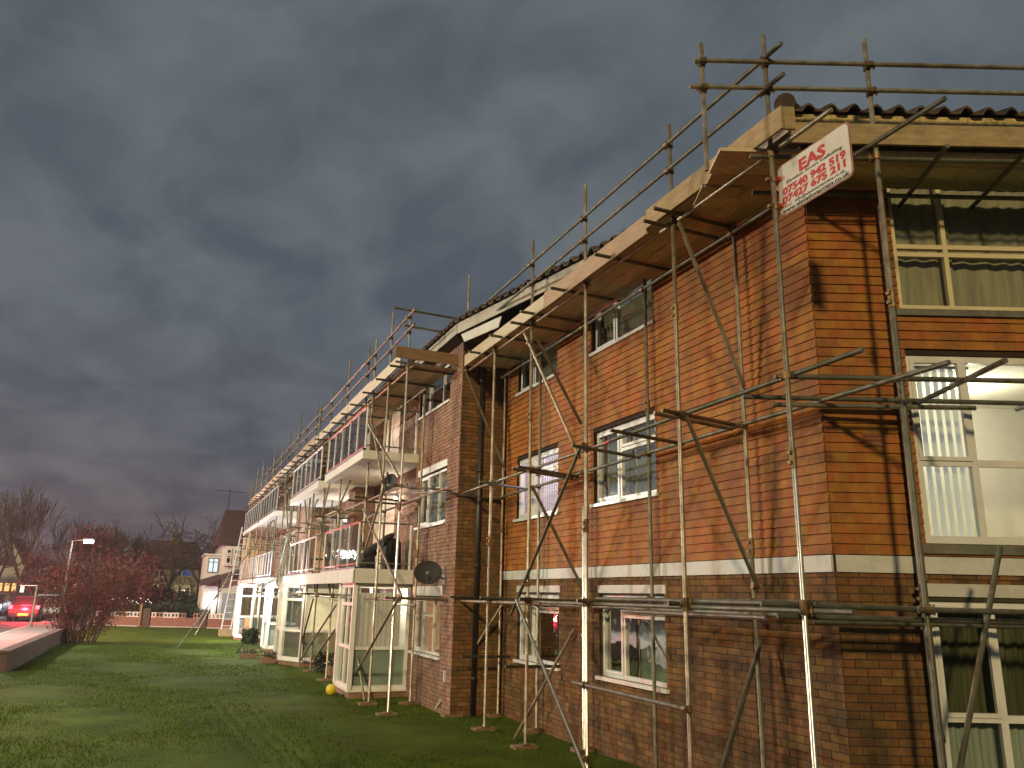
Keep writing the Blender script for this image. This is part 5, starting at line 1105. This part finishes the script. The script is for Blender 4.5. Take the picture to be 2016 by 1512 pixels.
def house_gable():
    y = 110.0; x0, x1 = -21.5, -15.0; xm = -16.9; t = thing('gabled_house', 'pale gabled house with orange lit windows at the left edge', 'house', (-18, y, 0))
    mb = MB(); mb.box(x0, x1, y, y+9, -0.2, 4.1); mb.prism([(-19.0, y, 4.1), (x1, y, 4.1), (xm, y, 7.4)], (0, 9, 0)); obj('wall', mb, M['render'], t)
    mb = MB(); mb.prism([(-19.3, y-.3, 4.0), (xm, y-.3, 7.7), (xm, y-.3, 7.45), (-19.0, y-.3, 3.95)], (0, 9.5, 0)); mb.prism([(xm, y-.3, 7.7), (x1+.4, y-.3, 4.0), (x1+.15, y-.3, 3.95), (xm, y-.3, 7.45)], (0, 9.5, 0)); obj('roof', mb, M['redroof'], t)
    mb = MB(); mb.prism([(-18.0, y-.05, 4.3), (-15.7, y-.05, 4.3), (xm, y-.05, 6.2)], (0, -.05, 0)); obj('gable_boarding', mb, M['woodbrown'], t)
    for i in range(4): far_window(t, -18.2+i*0.72, -17.55+i*0.72, y-.05, 1.35, 2.4, M['warmlit'], 1, 'redcloth')
house_gable()
def house_plain(x0, x1, y, h, ridge, label, m='render_d'):
    t = thing('terraced_house', label, 'house', ((x0+x1)/2, y, 0)); mb = MB(); mb.box(x0, x1, y, y+8, -0.2, h); obj('wall', mb, M[m], t)
    mb = MB(); mb.prism([(x0-.3, y-.3, h-.05), (x0-.3, y+8.3, h-.05), (x0-.3, y+4, ridge)], (x1-x0+.6, 0, 0)); obj('roof', mb, M['redroof'], t)
    for i in range(2): a = x0+0.8+i*(x1-x0)*.5; far_window(t, a, a+1.3, y-.04, h-1.6, h-.4, None, 2, 'white'); far_window(t, a, a+1.3, y-.04, 0.9, 2.2, M['warmlit'] if i == 0 and x0 < -9 else None, 2, 'white')
house_plain(-13.5, -6.5, 150, 5.0, 8.2, 'distant terraced house across the road, behind the parked cars'); house_plain(-31, -22.5, 96, 5.0, 8.2, 'terraced house across the road at the far left'); house_plain(6.5, 13, 128, 5.0, 8.4, 'distant house half hidden by the end of the flats')

# ------------------------------------------------------------------ cars, post, street lamp
def car(x, y, paint, label, w=1.72, L=4.0, h=1.5, brake=False, head=False, plate=True, face=1):
    """rear (face=1) or front (face=-1) towards the camera, standing along the road"""
    t = thing('parked_car', label, 'car', (x, y, 0), 'cars parked along the kerb')
    prof = [(0.0, .38), (0.02, .75), (0.10, .92), (0.55, 1.0), (2.9, .98), (3.75, .82), (L-.02, .62), (L, .34), (L-.1, .24), (.1, .24)]
    gl = [(0.16, .95), (0.48, h-.08), (0.85, h), (2.2, h-.02), (3.05, .97)]
    if face < 0: prof = [(L-a, b) for a, b in prof][::-1]; gl = [(L-a, b) for a, b in gl][::-1]
    def loft(pr, ws, name, m, par):
        mb = MB(); k = len(pr)
        for s, sc in ws:
            zc = sum(b for a, b in pr)/k
            for a, b in pr: mb.v.append((x+s*w/2, y+(a-L/2)*(1-(1-sc)*.25)+L/2, zc+(b-zc)*sc))
        for j in range(len(ws)-1):
            for i in range(k): mb.f.append((j*k+i, j*k+(i+1) % k, (j+1)*k+(i+1) % k, (j+1)*k+i))
        mb.f += [tuple(range(k))[::-1], tuple(range((len(ws)-1)*k, len(ws)*k))]; return obj(name, mb, m, par, smooth=False)
    body = loft(prof, ((-1, .86), (-.9, 1), (.9, 1), (1, .86)), 'body', M[paint], t)
    loft(gl+[(gl[-1][0], .9), (gl[0][0], .9)], ((-.84, .9), (-.72, 1), (.72, 1), (.84, .9)), 'windows', M['carglass'], t)
    mb = MB(); g2 = gl[1:4]; mb.prism([(x-.60*w/2-.1, y+a, b+.012) for a, b in g2]+[(x-.6*w/2-.1, y+a, b-.03) for a, b in g2[::-1]], (w*.6+.2, 0, 0)); obj('roof_panel', mb, M[paint], t)
    for s in (-1, 1):
        for a in (0.72, L-.78):
            mb = MB(); mb.tube((x+s*(w/2-.2), y+a, .31), (x+s*(w/2+.005), y+a, .31), .31, n=16); wh = obj('wheel', mb, M['rubber'], t)
            mb = MB(); mb.tube((x+s*(w/2-.02), y+a, .31), (x+s*(w/2+.015), y+a, .31), .19, n=12); obj('rim', mb, M['rim'], wh)
        z = .82 if face > 0 else .66
        mb = MB(); mb.box(x+s*(w/2-.16)-.10, x+s*(w/2-.16)+.10, y-.012, y+.12, z-.09, z+.12)
        obj('tail_light' if face > 0 else 'headlight', mb, (M['tail'] if brake else M['redcloth']) if face > 0 else (M['head'] if head else M['alu']), t)
        mb = MB(); mb.box(x+s*(w/2+.08)-.07, x+s*(w/2+.08)+.07, y+(2.75 if face > 0 else 1.25), y+(2.85 if face > 0 else 1.35), .92, 1.05); obj('mirror', mb, M[paint], t)
        if brake: spot('brake_light', (x+s*(w/2-.16), y-.10, .85), brake[0], (1.0, .03, .05), brake[1], brake[2], t)
        if head: point('head_light', (x+s*(w/2-.16), y-.25, .7), 60, (.8, .92, 1.0), .06, t)
    mb = MB(); mb.box(x-w*.42, x+w*.42, y-.03, y+.1, .30, .50); obj('bumper', mb, M['carpaint_k'] if paint != 'carpaint_w' else M['carpaint_w'], t)
    if plate: mb = MB(); mb.box(x-.27, x+.27, y-.045, y-.031, .36, .48) if face > 0 else mb.box(x-.27, x+.27, y-.045, y-.031, .34, .45); obj('number_plate', mb, M['plate_y'] if face > 0 else M['white'], t)
    return t
car(-7.45, 57.0, 'carpaint_d', 'dark hatchback with a yellow rear number plate, nearest of the parked cars', brake=(9000, (0.02, -1, 0.26), 36))
car(-6.95, 62.6, 'carpaint_w', 'white car parked just beyond the dark hatchback', h=1.55)
car(-7.35, 69.6, 'carpaint_b', 'blue grey car third in the row by the kerb', h=1.6); car(-7.4, 76, 'carpaint_k', 'black car with bright lights, fourth in the row by the kerb', head=True, face=-1, h=1.6)
car(-10.9, 66.5, 'carpaint_b', 'car with white headlamps coming down the road at the left edge', head=True, face=-1)
car(-12.6, 74, 'carpaint_d', 'dark red lit car across the road at the left edge', brake=(2500, (0.20, -1, 0.12), 30))
point('brake_glow', (-7.45, 56.6, 0.95), 1500, (1.0, .03, .05), .3, None)
c_ = car(-8.35, 40.0, 'carpaint_k', 'unseen black car added to throw red brake light on the twiggy shrub', brake=(700, (-0.1, -1, 0.0), 100))  # car added out of view to redden shrub, pavement and lawn edge
point('brake_glow', (-7.7, 39.7, 1.0), 3800, (1.0, .04, .06), .15, c_)  # extra red lamp carried by the added car
t = thing('parking_post', 'thin grey post with a small side plate on the edge of the pavement', 'post', (-6.05, 49.6, 0))
mb = MB(); mb.tube((-6.05, 49.6, 0), (-6.05, 49.6, 2.15), 0.05, n=8); mb.tube((-6.05, 49.6, 0), (-6.05, 49.6, .22), 0.09, n=8); obj('post', mb, M['pipe_grey'], t)
mb = MB(); mb.box(-6.85, -6.0, 49.59, 49.61, 2.09, 2.12); obj('arm', mb, M['alu'], t); mb = MB(); mb.box(-6.8, -6.62, 49.57, 49.6, 1.75, 2.07); obj('plate', mb, M['white'], t)
def street_lamp(x, y, h, label, watts, arm=1.0, col=(.86, .93, 1.0), r=.15):
    t = thing('street_lamp', label, 'street lamp', (x, y, 0)); mb = MB(); mb.tube((x, y, 0), (x, y, h), .09, .05, n=8); mb.tube((x, y, h), (x+arm, y-.2, h+.12), .035, n=6); obj('column', mb, M['pipe_grey'], t)
    mb = MB(); mb.box(x+arm-.1, x+arm+.55, y-.35, y-.05, h+.08, h+.2); obj('head', mb, M['pipe_grey'], t)
    mb = MB(); mb.box(x+arm-.05, x+arm+.5, y-.36, y-.04, h-.10, h+.078); obj('lens', mb, M['lampglow'], t); point('lamp_light', (x+arm+.2, y-.3, h-.25), watts, col, r, t)
street_lamp(-5.75, 60, 4.98, 'lit white street lamp against the dark trees beyond the cars', 260, arm=0.75)
street_lamp(-8.6, 15.0, 7.6, 'street lamp on the near side of the road left of the lawn', 4600, col=(1.0, .88, .66), r=.7)
street_lamp(-12.5, 41.0, 7.6, 'street lamp farther along the road left of the shrub', 15000, col=(.96, .97, .86), r=.3)
hz = MB(); hz.box(-60, 40, -30, 165, -2.2, 14.5)
def haze_mat():
    m = bpy.data.materials.new('haze'); m.use_nodes = True; nt = m.node_tree; nt.nodes.clear(); o = nt.nodes.new('ShaderNodeOutputMaterial'); v = nt.nodes.new('ShaderNodeVolumePrincipled')
    v.inputs['Density'].default_value = 0.0006; v.inputs['Color'].default_value = (0.85, 0.85, 0.88, 1); nt.links.new(v.outputs[0], o.inputs['Volume']); return m
struct('haze', hz, haze_mat(), kind='stuff')
# bunting of tiny fairy lights in the hedge behind the wall
def fairy():
    t = thing('fairy_lights', 'string of tiny white fairy lights along the hedge behind the garden wall', 'lights', (-2.0, 55.1, 1.3)); w = MB(); prev = None
    for i in range(26):
        x = -3.1+i*0.105; z = 1.32+0.12*math.sin(i*1.7)+random.uniform(-.05, .08); c = (x, 55.1, z)
        if prev: w.tube(prev, c, .006, n=3)
        prev = c
        if random.random() < .75: mb = MB(); mb.lathe((x, 55.1, z-.03), [(0.001, 0), (.03, .02), (.001, .06)], 5); obj('bulb', mb, M['warmlit3'], t)
    obj('wire', w, M['pipe_black'], t)
M['warmlit3'] = emit_mat('fairy_glow', (1.0, 0.75, 0.7), 3)
fairy()
# roof aerial at the far end
t = thing('tv_aerial', 'thin television aerial above the far end of the scaffolding', 'aerial', (3.6, 52.0, 5.0)); mb = MB(); mb.tube((3.45, 56.4, 5.6), (3.45, 56.4, 8.6), .025, n=6); obj('mast', mb, M['pipe_black'], t)
mb = MB(); mb.tube((2.6, 56.4, 8.5), (4.4, 56.4, 8.45), .02, n=5)
for i in range(7): mb.tube((2.7+i*.25, 56.15, 8.5), (2.7+i*.25, 56.65, 8.5), .01, n=4)
obj('boom', mb, M['pipe_black'], t)
